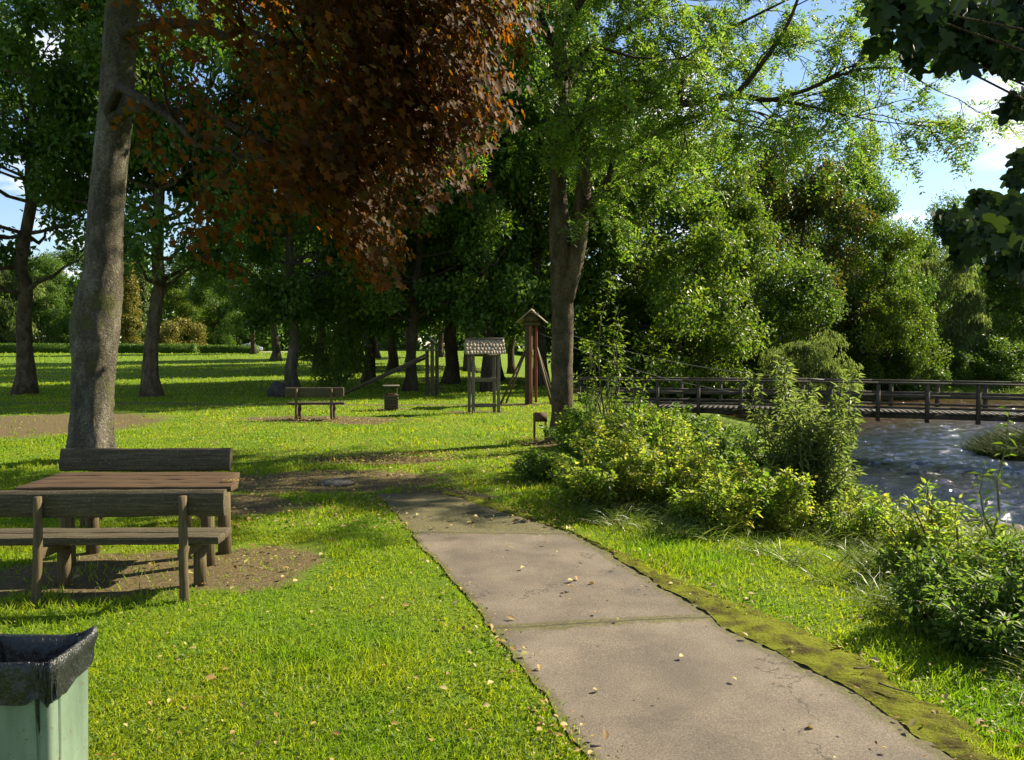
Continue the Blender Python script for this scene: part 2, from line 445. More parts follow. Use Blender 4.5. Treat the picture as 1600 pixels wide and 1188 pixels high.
def axis(parts):
    out = [parts[0][0]]
    for a, b, st in parts:
        n = max(1, int(round((b - a) / st))); out += list(np.linspace(a, b, n + 1)[1:])
    return np.array(out)
gx = axis([(-900, -120, 60), (-120, -30, 4), (-30, -14, 0.6), (-14, 9, 0.16), (9, 30, 0.5), (30, 120, 5), (120, 900, 60)])
gy = axis([(-300, -20, 40), (-20, 2, 1.0), (2, 27, 0.16), (27, 60, 0.6), (60, 140, 3), (140, 900, 40)])
X, Y = np.meshgrid(gx, gy)
Z = H(X, Y)
nx_, ny_ = len(gx), len(gy)
ii = (np.arange(ny_ - 1)[:, None] * nx_ + np.arange(nx_ - 1)[None]).ravel()
loops = np.stack([ii, ii + 1, ii + nx_ + 1, ii + nx_], 1)
m, n, l, p = new_mat('lawn_ground')
at = n.new('ShaderNodeAttribute'); at.attribute_name = 'dirt'
n1 = noise(n, l, 2.6, 6, 0.65)
ad = n.new('ShaderNodeMath'); ad.operation = 'MULTIPLY_ADD'; ad.inputs[1].default_value = 1.5; ad.inputs[2].default_value = -0.75
l.new(n1.outputs['Fac'], ad.inputs[0])
ad2 = n.new('ShaderNodeMath'); ad2.operation = 'ADD'
l.new(at.outputs['Fac'], ad2.inputs[0]); l.new(ad.outputs[0], ad2.inputs[1])
rr = ramp(n, [(0, 0, 0), (1, 1, 1)], [0.38, 0.72]); l.new(ad2.outputs[0], rr.inputs[0])
n2 = noise(n, l, 30, 6, 0.7); g1 = ramp(n, [(0.06, 0.10, 0.008), (0.10, 0.16, 0.012), (0.14, 0.19, 0.02)], [0.3, 0.5, 0.7]); l.new(n2.outputs['Fac'], g1.inputs[0])
n2b = noise(n, l, 0.35, 4, 0.6); g1b = ramp(n, [(0.75, 0.9, 0.8), (1.25, 1.1, 1.0)], [0.35, 0.65]); l.new(n2b.outputs['Fac'], g1b.inputs[0])
mg = n.new('ShaderNodeMix'); mg.data_type = 'RGBA'; mg.blend_type = 'MULTIPLY'; mg.inputs['Factor'].default_value = 1
l.new(g1.outputs[0], mg.inputs['A']); l.new(g1b.outputs[0], mg.inputs['B'])
n3 = noise(n, l, 22, 8, 0.75); g2 = ramp(n, [(0.06, 0.045, 0.022), (0.115, 0.088, 0.044), (0.19, 0.155, 0.085)], [0.3, 0.5, 0.72]); l.new(n3.outputs['Fac'], g2.inputs[0])
mm = n.new('ShaderNodeMix'); mm.data_type = 'RGBA'
l.new(rr.outputs[0], mm.inputs['Factor']); l.new(mg.outputs['Result'], mm.inputs['A']); l.new(g2.outputs[0], mm.inputs['B'])
l.new(mm.outputs['Result'], p.inputs['Base Color'])
p.inputs['Roughness'].default_value = 0.95; p.inputs['Specular IOR Level'].default_value = 0.1
b = n.new('ShaderNodeBump'); b.inputs['Strength'].default_value = 0.7; b.inputs['Distance'].default_value = 0.04
n4 = noise(n, l, 45, 6, 0.75); l.new(n4.outputs['Fac'], b.inputs['Height']); l.new(b.outputs[0], p.inputs['Normal'])
me = mesh_np('ground', np.stack([X.ravel(), Y.ravel(), Z.ravel()], 1), loops.ravel(), np.arange(len(loops)) * 4, m, True)
a = me.attributes.new('dirt', 'FLOAT', 'POINT')
dsh = dirt(X, Y) + 0.75 * smooth((poly_sd(X, Y, LAWN) - 1.5) / 2.5) * (poly_sd(X, Y, RIVER) < 1.2)
a.data.foreach_set('value', dsh.ravel().astype(np.float32))
tag(link('ground', me), 'park lawn sloping down to the river bank', 'ground', kind='structure')

# water
m, n, l, p = new_mat('river_water')
gp = n.new('ShaderNodeTexCoord'); sx_ = n.new('ShaderNodeSeparateXYZ'); l.new(gp.outputs['Object'], sx_.inputs[0])
mr_ = n.new('ShaderNodeMapRange'); mr_.inputs['From Min'].default_value = 28; mr_.inputs['From Max'].default_value = 36; l.new(sx_.outputs['Y'], mr_.inputs['Value'])
wr = ramp(n, [(0.010, 0.012, 0.011), (0.055, 0.034, 0.014)]); l.new(mr_.outputs[0], wr.inputs[0]); l.new(wr.outputs[0], p.inputs['Base Color'])
p.inputs['Roughness'].default_value = 0.055
p.inputs['IOR'].default_value = 1.42
p.inputs['Specular IOR Level'].default_value = 0.5
t1 = noise(n, l, 1.0, 5, 0.65, stretch=(1.5, 4.2, 1)); t2 = noise(n, l, 1.0, 3, 0.6, stretch=(7, 16, 1))
ma = n.new('ShaderNodeMath'); ma.operation = 'MULTIPLY_ADD'; ma.inputs[1].default_value = 0.35
l.new(t2.outputs['Fac'], ma.inputs[0]); l.new(t1.outputs['Fac'], ma.inputs[2])
b = n.new('ShaderNodeBump'); b.inputs['Strength'].default_value = 0.7; b.inputs['Distance'].default_value = 0.10
l.new(ma.outputs[0], b.inputs['Height']); l.new(b.outputs[0], p.inputs['Normal'])
wx = axis([(3, 7.5, 0.5), (7.5, 32, 0.085), (32, 90, 2)]); wy = axis([(5, 13.5, 0.5), (13.5, 48, 0.11), (48, 52, 1)])
WX, WY = np.meshgrid(wx, wy)
WZ = WATER + 0.12 * (fbm(WX * 1.1, WY * 2.2, 81, 3) - 0.5) + 0.15 * (fbm(WX * 2.3 + 5, WY * 4.6, 82, 3) - 0.5)
i_ = (np.arange(len(wy) - 1)[:, None] * len(wx) + np.arange(len(wx) - 1)[None]).ravel()
L_ = np.stack([i_, i_ + 1, i_ + len(wx) + 1, i_ + len(wx)], 1)
tag(link('river', mesh_np('river', np.stack([WX.ravel(), WY.ravel(), WZ.ravel()], 1), L_.ravel(), np.arange(len(L_)) * 4, m, True)), 'rippling river under the footbridge', 'river', kind='structure')

# path: sheet with uv (u across, v along in metres)
NC = 15
def strip(A, B, nc, lift, crown=0.0):
    f = np.linspace(0, 1, nc)
    P = A[:, None] * (1 - f[None, :, None]) + B[:, None] * f[None, :, None]
    z = H(P[..., 0], P[..., 1]) + lift + crown * np.sin(f * PI)[None]
    V = np.concatenate([P, z[..., None]], 2)
    i = (np.arange(len(A) - 1)[:, None] * nc + np.arange(nc - 1)[None]).ravel()
    L = np.stack([i, i + 1, i + nc + 1, i + nc], 1)
    return V.reshape(-1, 3), L
V, L = strip(EL, ERj, NC, 0.012)
mid = (EL + ERj) / 2
vlen = np.concatenate([[0], np.cumsum(np.linalg.norm(np.diff(mid, axis=0), axis=1))])
def v_at(px, py):
    g = gpt(px, py)[:2]; return float(vlen[np.argmin(np.linalg.norm(mid - g, axis=1))])
J1, J2 = v_at(950, 975), v_at(760, 836)
m, n, l, p = new_mat('asphalt')
uv = n.new('ShaderNodeUVMap'); uv.uv_map = 'uv'
su = n.new('ShaderNodeSeparateXYZ'); l.new(uv.outputs[0], su.inputs[0])
n1 = noise(n, l, 95, 6, 0.85); c1 = ramp(n, [(0.058, 0.045, 0.034), (0.122, 0.10, 0.079), (0.22, 0.185, 0.148)], [0.32, 0.5, 0.68]); l.new(n1.outputs['Fac'], c1.inputs[0])
n2 = noise(n, l, 1.7, 6, 0.6); c2 = ramp(n, [(0.68, 0.68, 0.67), (1.2, 1.18, 1.13)], [0.35, 0.65]); l.new(n2.outputs['Fac'], c2.inputs[0])
mg = n.new('ShaderNodeMix'); mg.data_type = 'RGBA'; mg.blend_type = 'MULTIPLY'; mg.inputs['Factor'].default_value = 1
l.new(c1.outputs[0], mg.inputs['A']); l.new(c2.outputs[0], mg.inputs['B'])
def math_(op, a, b_=None, c=None):
    q = n.new('ShaderNodeMath'); q.operation = op
    for k, v in enumerate((a, b_, c)):
        if v is None: continue
        if isinstance(v, (int, float)): q.inputs[k].default_value = v
        else: l.new(v, q.inputs[k])
    return q.outputs[0]
n5 = noise(n, l, 9, 6, 0.7)
wob = math_('MULTIPLY_ADD', n5.outputs['Fac'], 0.5, -0.25)
mask = None
for J, wd in ((J1, 0.10), (J2, 0.08)):
    dd = math_('ABSOLUTE', math_('SUBTRACT', math_('ADD', su.outputs['Y'], math_('MULTIPLY', wob, 0.30)), J))
    k = math_('SUBTRACT', 1.0, math_('DIVIDE', dd, wd))
    mask = k if mask is None else math_('MAXIMUM', mask, k)
edge = math_('DIVIDE', math_('SUBTRACT', 0.045, su.outputs['X']), 0.05)
edger = math_('DIVIDE', math_('SUBTRACT', su.outputs['X'], 0.90), 0.09)
far = math_('MINIMUM', math_('DIVIDE', math_('SUBTRACT', su.outputs['Y'], J2 - 0.05), 0.3), 0.62)
mask = math_('MAXIMUM', math_('MAXIMUM', mask, edge), math_('MAXIMUM', edger, far))
mask = math_('ADD', mask, math_('MULTIPLY', wob, 3.0))
mr = ramp(n, [(0, 0, 0), (1, 1, 1)], [0.12, 0.5]); l.new(mask, mr.inputs[0])
n6 = noise(n, l, 40, 5, 0.7); c6 = ramp(n, [(0.04, 0.032, 0.016), (0.075, 0.066, 0.022), (0.12, 0.125, 0.02)], [0.35, 0.5, 0.65]); l.new(n6.outputs['Fac'], c6.inputs[0])
vo = n.new('ShaderNodeTexVoronoi'); vo.feature = 'DISTANCE_TO_EDGE'; vo.inputs['Scale'].default_value = 0.55
dn_ = noise(n, l, 3.5, 6, 0.7); av = n.new('ShaderNodeMix'); av.data_type = 'RGBA'; av.blend_type = 'LINEAR_LIGHT'; av.inputs['Factor'].default_value = 0.35
oc = n.new('ShaderNodeTexCoord'); l.new(oc.outputs['Object'], av.inputs['A']); l.new(dn_.outputs['Color'], av.inputs['B']); l.new(av.outputs['Result'], vo.inputs['Vector'])
gate = noise(n, l, 0.8, 2, 0.5)
crk = math_('MULTIPLY', math_('LESS_THAN', vo.outputs['Distance'], 0.0045), math_('GREATER_THAN', gate.outputs['Fac'], 0.52))
for J in (J1, J2):
    dd = math_('ABSOLUTE', math_('SUBTRACT', math_('ADD', su.outputs['Y'], math_('MULTIPLY', wob, 0.10)), J))
    crk = math_('MAXIMUM', crk, math_('LESS_THAN', dd, 0.010))
ck_ = n.new('ShaderNodeMix'); ck_.data_type = 'RGBA'; ck_.inputs['B'].default_value = (0.028, 0.024, 0.016, 1)
l.new(math_('MULTIPLY', crk, 0.8), ck_.inputs['Factor'])
fm = n.new('ShaderNodeMix'); fm.data_type = 'RGBA'
fac = math_('MULTIPLY', mr.outputs[0], 0.8)
l.new(fac, fm.inputs['Factor']); l.new(mg.outputs['Result'], fm.inputs['A']); l.new(c6.outputs[0], fm.inputs['B'])
l.new(fm.outputs['Result'], ck_.inputs['A']); l.new(ck_.outputs['Result'], p.inputs['Base Color'])
p.inputs['Roughness'].default_value = 0.85; p.inputs['Specular IOR Level'].default_value = 0.3
b = n.new('ShaderNodeBump'); b.inputs['Strength'].default_value = 0.6; b.inputs['Distance'].default_value = 0.006
l.new(n1.outputs['Fac'], b.inputs['Height']); l.new(b.outputs[0], p.inputs['Normal'])
me = mesh_np('path', V, L.ravel(), np.arange(len(L)) * 4, m, True)
uvl = me.uv_layers.new(name='uv')
uvv = np.stack([np.tile(np.linspace(0, 1, NC), NP_), np.repeat(vlen, NC)], 1)
uvl.data.foreach_set('uv', uvv[L.ravel()].astype(np.float32).ravel())
tag(link('path', me), 'grey asphalt footpath with mossy joints', 'path', kind='structure')

# moss verge along the right edge of the path
M['moss'] = surf_mat('moss', [(0.05, 0.038, 0.015), (0.09, 0.085, 0.014), (0.13, 0.14, 0.012), (0.17, 0.19, 0.012), (0.10, 0.10, 0.018)], 7, 0.95, 1.0, 55, dist=0.03, spec=0.1, pos=[0.3, 0.42, 0.5, 0.6, 0.7])
V, L = strip(ERj - (EMj - ERj) * 0.12, EMj, 9, 0.017, 0.012)
V[:, 2] += (fbm(V[:, 0] * 14, V[:, 1] * 14, 4, 3) - 0.5) * 0.035
tag(link('moss_verge', mesh_np('moss_verge', V, L.ravel(), np.arange(len(L)) * 4, M['moss'], True)),
    'mossy verge along the river side of the asphalt path', 'moss', kind='stuff')

# pale road past the far side of the meadow
M['gravel'] = surf_mat('gravel', [(0.30, 0.27, 0.22), (0.42, 0.38, 0.32)], 3, 0.9, 0.2)
rx_ = np.linspace(-46, -30, 40)
A = np.stack([rx_, 124 + 0 * rx_], 1); B = np.stack([rx_, 134 + 0 * rx_], 1)
V, L = strip(A, B, 6, 0.05)
tag(link('road', mesh_np('road', V, L.ravel(), np.arange(len(L)) * 4, M['gravel'], True)), 'pale gravel road beyond the meadow', 'road', kind='structure')

# ------------------------------------------------------------------ leaves
KITE = (np.array([(0, 0, 0), (0.5, 0.42, 0.12), (0, 1, -0.05), (-0.5, 0.42, 0.12)]), [(0, 1, 2), (0, 2, 3)])
_h = [(0, 0), (0.20, -0.10), (0.52, 0.06), (0.34, 0.24), (0.66, 0.56), (0.27, 0.60), (0, 1.0)]
_v = [(x, y, 0.16 * abs(x) - 0.16 * y * y) for x, y in _h] + [(-x, y, 0.16 * abs(x) - 0.16 * y * y) for x, y in _h[1:6]]
LOBED = (np.array(_v), [(0, 1, 2, 3, 4, 5, 6), (6, 11, 10, 9, 8, 7, 0)])
_h2 = [(0, 0), (0.10, -0.12), (0.34, -0.10), (0.56, 0.02), (0.50, 0.16), (0.38, 0.22), (0.52, 0.32), (0.70, 0.50), (0.62, 0.64), (0.44, 0.58), (0.26, 0.60), (0.24, 0.78), (0.14, 0.90), (0, 1.0)]
_k = len(_h2)
_v2 = [(x, y, 0.10 * abs(x) - 0.18 * y * y) for x, y in _h2] + [(-x, y, 0.10 * abs(x) - 0.18 * y * y) for x, y in _h2[1:-1]]
BROAD = (np.array(_v2), [tuple(range(_k)), tuple([_k - 1] + list(range(2 * _k - 3, _k - 1, -1)) + [0])])
OVAL = (np.array([(0, 0, 0.02), (0.30, 0.20, 0.10), (0.46, 0.48, 0.16), (0.30, 0.78, 0.06), (0, 1, -0.16), (-0.26, 0.80, 0.03), (-0.42, 0.50, 0.11), (-0.28, 0.20, 0.08), (0, 0.5, 0.0)]),
        [(8, 0, 1, 2), (8, 2, 3, 4), (8, 4, 5, 6), (8, 6, 7, 0)])
BLADE = (np.array([(-0.5, 0, 0), (0.5, 0, 0), (0.36, 0.55, 0.10), (-0.36, 0.55, 0.10), (0, 1, 0.38)]), [(0, 1, 2, 3), (3, 2, 4)])

def unit(a): return a / (np.linalg.norm(a, axis=1)[:, None] + 1e-9)

def leaves(P, T, N, length, width, tpl):
    """vectorised: leaf at P, tip along T, face normal N"""
    TV, TF = tpl
    T = unit(T); B = unit(np.cross(T, N)); N2 = np.cross(B, T)
    k = len(TV); n_ = len(P)
    length = np.broadcast_to(length, n_); width = np.broadcast_to(width, n_)
    V = (P[:, None] + B[:, None] * (TV[None, :, 0] * width[:, None])[..., None]
         + T[:, None] * (TV[None, :, 1] * length[:, None])[..., None]
         + N2[:, None] * (TV[None, :, 2] * length[:, None])[..., None])
    lo = np.concatenate([np.array(f) for f in TF])
    L_ = (np.arange(n_)[:, None] * k + lo[None]).ravel()
    lens = np.array([len(f) for f in TF]); per = lens.sum()
    st = np.concatenate([[0], np.cumsum(lens)[:-1]])
    S_ = (np.arange(n_)[:, None] * per + st[None]).ravel()
    return V.reshape(-1, 3), L_, S_

def leaf_obj(name, P, T, N, length, width, mat, parent=None, tpl=KITE, world=True):
    P = np.asarray(P, float)
    if world and parent is not None: P = P - np.array(parent.location)
    V, L_, S_ = leaves(P, T, N, length, width, tpl)
    return link(name, mesh_np(name, V, L_, S_, mat), parent)

def rdir(g, n_): return unit(g.normal(size=(n_, 3)))

# ------------------------------------------------------------------ generic trees (several crowns, shared by copies)
def wiggle(p0, p1, n_, amp, g):
    t = np.linspace(0, 1, n_)[:, None]
    P = p0 * (1 - t) + p1 * t
    w = np.cumsum(g.normal(size=(n_, 3)), axis=0); w -= w[0] * (1 - t) + w[-1] * t
    return P + w * amp * np.linalg.norm(p1 - p0) / math.sqrt(n_)

def tree_meshes(seed, height, base, rad, ncl, nleaf, ls, form='round', trunk_r=0.3, bark='bark_dark', leaf='leaf_wood'):
    g = np.random.default_rng(seed)
    top = height * 0.86
    tp = wiggle(np.array([0, 0, -0.3]), np.array([g.normal() * 0.4, g.normal() * 0.4, top]), 16, 0.03, g)
    tr = trunk_r * (1 - 0.85 * np.linspace(0, 1, 16)); tr[0] *= 1.5; tr[1] *= 1.12
    mb = MB(); mb.tube(tp, tr, 14, wob=0.04, g=g, flare=0.25)
    cz0 = height * base
    cl = []
    while len(cl) < ncl:
        u = g.random(); zrel = g.random() ** 0.85
        if form == 'cone': rr_ = rad * (1 - zrel) ** 0.8 + 0.1
        elif form == 'tall': rr_ = rad * (math.sin(PI * (0.12 + 0.86 * zrel)) ** 0.6)
        else: rr_ = rad * max(0.08, 1 - ((zrel - 0.42) / 0.62) ** 2) ** 0.5
        q = math.sqrt(0.12 + 0.88 * u); an = g.random() * 2 * PI
        rj = rr_ * q * (0.68 + 0.58 * g.random())
        cl.append((rj * math.cos(an), rj * math.sin(an), cz0 + (height - cz0) * zrel))
    cl = np.array(cl)
    for c in cl:
        # limb from the trunk up to the clump
        zt = max(cz0 * 0.75, c[2] - 0.5 * math.hypot(c[0], c[1]) - 0.3); zt = min(zt, top * 0.96)
        i = int(np.clip(np.searchsorted(tp[:, 2], zt), 1, 15))
        P = wiggle(tp[i], c, 6, 0.12, g); P[1:-1, 2] -= 0.05 * np.linalg.norm(c - tp[i])
        r0 = max(0.025, tr[i] * 0.42)
        mb.tube(P, np.linspace(r0, 0.012, 6), 5, cap=False)
    # leaves: each clump is a squashed cloud of small sub-sprays
    w = 0.6 + g.random(len(cl)); w /= w.sum()
    ci = g.choice(len(cl), size=nleaf // 7, p=w)
    cr_ = rad * (0.13 + 0.24 * g.random(len(cl)))
    d = rdir(g, len(ci)); d[:, 2] = d[:, 2] * 0.75 + 0.1
    rr_ = g.random(len(ci)) ** 0.45
    sub = cl[ci] + d * (cr_[ci] * rr_)[:, None]
    sub[:, 2] = np.maximum(sub[:, 2], 0.25)
    P = np.repeat(sub, 7, 0) + g.normal(size=(len(sub) * 7, 3)) * ls * 0.9
    O = np.repeat(d, 7, 0)
    if form == 'weep': T = O * 0.3 + np.array([0, 0, -1.0]) + rdir(g, len(P)) * 0.35
    else: T = O * 0.5 + np.array([0, 0, -0.25]) + rdir(g, len(P)) * 0.8
    N = O * 0.5 + np.array([0, 0, 0.6]) + rdir(g, len(P)) * 0.75
    s = ls * (0.6 + 0.8 * g.random(len(P)))
    if form == 'weep': V, L_, S_ = leaves(P, T, N, s * 2.2, s * 0.4, KITE)
    else: V, L_, S_ = leaves(P, T, N, s, s * 0.62, KITE)
    crown = mesh_np('crown', V, L_, S_, M[leaf])
    tv = np.vstack(mb.V)
    lens = np.array([len(f) for f in mb.F])
    trunk = mesh_np('trunk', tv, np.fromiter((i for f in mb.F for i in f), dtype=np.int32),
                    np.concatenate([[0], np.cumsum(lens)[:-1]]), M[bark], True)
    return trunk, crown

VAR = {
    'tall_a': tree_meshes(11, 20, 0.16, 4.6, 66, 38000, 0.24, 'tall'),
    'tall_b': tree_meshes(12, 21, 0.14, 5.0, 74, 44000, 0.25, 'tall'),
    'tall_c': tree_meshes(13, 19, 0.27, 4.7, 58, 37000, 0.24, 'round', 0.33),
    'bushy_a': tree_meshes(21, 12, 0.04, 4.4, 64, 40000, 0.19, 'round', 0.22),
    'bushy_b': tree_meshes(22, 13, 0.03, 4.0, 60, 38000, 0.19, 'tall', 0.22),
    'bushy_c': tree_meshes(23, 9, 0.02, 4.2, 50, 34000, 0.17, 'round', 0.2),
    'willow': tree_meshes(31, 8, 0.05, 3.8, 50, 36000, 0.13, 'weep', 0.2),
    'cone': tree_meshes(41, 12, 0.02, 2.0, 70, 22000, 0.28, 'cone', 0.18),
    'mound': tree_meshes(42, 3.0, 0.02, 2.4, 30, 12000, 0.20, 'round', 0.08),
}
def tree(name, label, var, px, Y, height=None, leaf=None, bark=None, group=None, rz=None, widen=1.0, cat='tree', X_=None):
    x = X_ if X_ is not None else (px - 800) / FPX * Y
    z = Hs(x, Y)
    hv = {'tall_a': 20, 'tall_b': 21, 'tall_c': 19, 'bushy_a': 12, 'bushy_b': 13, 'bushy_c': 9, 'willow': 8, 'cone': 12, 'mound': 3.0}[var]
    s = (height or hv) / hv
    r = empty(name, (x, Y, z), label, cat, group)
    r.rotation_euler = (0, 0, rz if rz is not None else random.random() * 6.28)
    r.scale = (s * widen, s * widen, s)
    for nm, me, mt in (('trunk', VAR[var][0], bark), ('crown', VAR[var][1], leaf)):
        o = link(nm, me, r)
        if mt:
            o.material_slots[0].link = 'OBJECT'; o.material_slots[0].material = M[mt]
    return r

G1 = 'trees standing on the lawn'
G2 = 'woodland trees behind the lawn'
G3 = 'trees on the far side of the footbridge'
# left: lawn trees
tree('oak_tree', 'oak with pale trunk at the left edge of the lawn, dense green crown', 'tall_c', 35, 30, 18, 'leaf_oak', 'bark_brown', G1, rz=0.4)
tree('broadleaf_tree', 'thick trunked tree leaning beside the trodden footpath, behind the copper maple', 'tall_c', 238, 28.5, 19, 'leaf_oak', 'bark_brown', G1, rz=2.1, widen=0.85)
tree('broadleaf_tree', 'tree with grey trunk just behind the park bench, next to dark boulder', 'tall_a', 457, 32, 18, 'leaf_oak', 'bark_grey', G1, rz=1.0, widen=0.85)
tree('young_tree', 'slim young tree with thin pale trunk right of the bench', 'bushy_b', 524, 33.5, 11, 'leaf_bright', 'bark_grey', G1, rz=3.0, widen=0.55)
tree('broadleaf_tree', 'dark straight trunked tree behind the sloping beams of the dark timber frame', 'tall_b', 576, 39, 20, 'leaf_wood', None, G1, rz=4.0)
tree('broadleaf_tree', 'leafy tree directly behind the shingled notice frame', 'tall_a', 703, 38, 21, 'leaf_wood', None, G2, rz=5.2)
tree('broadleaf_tree', 'tall dark tree between the notice frame and the red posted tower', 'tall_b', 775, 41, 22, 'leaf_wood', None, G2, rz=0.9)
tree('broadleaf_tree', 'tree with low bright green branches over the dark timber frame', 'tall_c', 640, 32, 13.5, 'leaf_bright', None, G2, rz=0.3, widen=1.0)
tree('broadleaf_tree', 'sunlit leafy tree filling the space between copper crown and ash trunk', 'tall_a', 765, 32, 18, 'leaf_oak', None, G2, rz=1.9, widen=0.9)
tree('broadleaf_tree', 'dense tree rising right behind the red posted tower', 'tall_a', 845, 36, 21, 'leaf_wood', None, G2, rz=2.7)
wl_ = [(500, 52, 'tall_a', 'first in the wood left of the slim young tree'), (545, 60, 'tall_c', 'behind the slim young tree'), (612, 55, 'tall_b', 'behind the slatted litter bin'),
       (640, 70, 'tall_a', 'deep behind the dark timber frame'), (735, 58, 'tall_c', 'deep behind the notice frame'), (800, 64, 'tall_b', 'deep behind the red posted tower'),
       (430, 75, 'tall_c', 'above the dark boulder across the meadow'), (590, 82, 'tall_a', 'far back above the litter bin'), (690, 88, 'tall_b', 'far back between timber frame and notice frame'),
       (395, 104, 'tall_b', 'beyond the parked car, right of the hedges')]
for k, (px, yy, v, wtxt) in enumerate(wl_):
    tree('woodland_tree', 'tall woodland tree ' + wtxt, v, px, yy, 21 + 3 * random.random(), 'leaf_wood', None, G2)
# left: far side of the meadow
tree('weeping_willow', 'pale weeping tree at the far left edge beyond the hedge', 'willow', 12, 122, 14, 'leaf_willow', None, None)
tree('conifer', 'yellowish pointed conifer left of the taller green column, beyond the hedge', 'cone', 204, 128, 14, 'leaf_gold', None, 'pointed conifers beyond the hedge', widen=0.9)
tree('conifer', 'tall narrow green conifer beside the yellowish one, beyond the hedge', 'cone', 219, 131, 19, 'leaf_conifer', None, 'pointed conifers beyond the hedge', widen=0.55)
tree('rounded_shrub', 'rounded golden shrub beyond the hedge, right of the leaning trunk', 'mound', 278, 124, 4.6, 'leaf_gold', None, None, cat='shrub')
for px, yy, hh, lf, wtxt in [(75, 126, 15, 'leaf_oak', 'left of the copper maple trunk'), (300, 158, 19, 'leaf_bright', 'behind the rounded golden shrub'),
                             (345, 150, 17, 'leaf_oak', 'left of the parked car'), (130, 140, 18, 'leaf_wood', 'straight behind the copper maple trunk')]:
    tree('broadleaf_tree', 'leafy tree beyond the hedge, ' + wtxt, 'bushy_a', px, yy, hh, lf, None, 'leafy trees beyond the hedge')
# right: beyond the footbridge
rt = [('broadleaf_tree', 'big broad maple over the left half of the bridge', 'bushy_a', 1035, 37, 12.6, 'leaf_bright', 0.95),
      ('broadleaf_tree', 'green leafy tree directly behind the central trunk and bridge end', 'bushy_b', 955, 42, 15.5, 'leaf_wood', 0.95),
      ('broadleaf_tree', 'bright green tree right of the big broad maple, over the bridge', 'bushy_b', 1135, 41, 12.5, 'leaf_bright', 0.9),
      ('broadleaf_tree', 'tall tree with brown autumn top standing against the sky', 'bushy_b', 1228, 50, 16.2, 'leaf_autumn', 0.9),
      ('broadleaf_tree', 'slender green tree with pointed top right of the autumn brown one', 'bushy_b', 1335, 52, 15.2, 'leaf_oak', 0.72),
      ('willow_tree', 'low grey green willow leaning over the bridge rail', 'willow', 1265, 36, 4.4, 'leaf_willow', 1.15),
      ('broadleaf_tree', 'yellow green tree on the far bank right of the low willow', 'bushy_a', 1385, 50, 10.5, 'leaf_bright', 0.75),
      ('willow_tree', 'rounded pale willow on the far bank at the meadow edge', 'willow', 1462, 56, 9.2, 'leaf_willow', 0.8),
      ('broadleaf_tree', 'tall hazy tree behind the rounded pale willow', 'bushy_b', 1470, 84, 17.5, 'leaf_oak', 0.9),
      ('broadleaf_tree', 'wide dark tree at the right end of the far bank', 'bushy_a', 1545, 60, 11.5, 'leaf_wood', 0.9),
      ('broadleaf_tree', 'green tree at the right edge, furthest along the far bank', 'bushy_a', 1640, 62, 12.5, 'leaf_oak', 0.9),
      ('broadleaf_tree', 'shaded tree filling the gap under the bright green tree', 'bushy_c', 1100, 46, 9.5, 'leaf_wood', 1.0),
      ('broadleaf_tree', 'dense tree between low willow and autumn brown tree', 'bushy_c', 1190, 45, 9, 'leaf_wood', 1.0),
      ('broadleaf_tree', 'dark spreading tree at water level behind the yellow green tree', 'bushy_c', 1330, 57, 9, 'leaf_wood', 1.0)]
rt += [('broadleaf_tree', 'tall green tree filling the gap left of the autumn brown top', 'bushy_b', 1165, 56, 15.5, 'leaf_oak', 1.0), ('broadleaf_tree', 'green tree behind the slender pointed one', 'bushy_b', 1290, 62, 15.5, 'leaf_wood', 1.0), ('broadleaf_tree', 'dense green tree closing the view behind the bridge end', 'bushy_b', 1010, 50, 16, 'leaf_wood', 1.1)]
for nm, lb, v, px, yy, hh, lf, wd in rt: tree(nm, lb, v, px, yy, hh, lf, None, G3, widen=wd)
for px, yy, hh, wtxt in [(1420, 49.5, 2.4, 'under the yellow green tree'), (1505, 52, 2.0, 'below the rounded pale willow'), (1560, 53, 2.6, 'below the wide dark tree')]:
    tree('bank_shrub', 'low round shrub on the far bank ' + wtxt, 'mound', px, yy, hh, 'leaf_wood', None, 'low shrubs on the far bank', cat='shrub')

# far woods closing the view: one mass
g = np.random.default_rng(77)
cs = []
for k in range(260):
    an = R(-62 + 124 * k / 260 + g.normal() * 0.4); dd_ = 165 + g.random() * 40
    cs.append((math.sin(an) * dd_, math.cos(an) * dd_, 12 + 9 * g.random()))
P, O = [], []
for cx, cy, hh in cs:
    for q in range(7):
        zc = hh * (0.1 + 0.9 * g.random()); rr_ = 4.2 * (1 - 0.5 * zc / hh)
        c = np.array([cx + g.normal() * 2.2, cy + g.normal() * 2.2, zc + 0.4])
        d = rdir(g, 60); d[:, 2] *= 0.7
        P.append(c + d * rr_ * g.random((60, 1)) ** 0.4); O.append(d)
P = np.vstack(P); O = np.vstack(O); P[:, 2] = np.maximum(P[:, 2], 0.6)
s = 0.9 + 0.9 * g.random(len(P))
tag(leaf_obj('far_woods', P, O + rdir(g, len(P)), O + np.array([0, 0, 0.6]) + rdir(g, len(P)) * 0.6, s, s * 0.7, M['leaf_oak']), 'distant wood closing the view behind meadow and river', 'woods', kind='stuff')

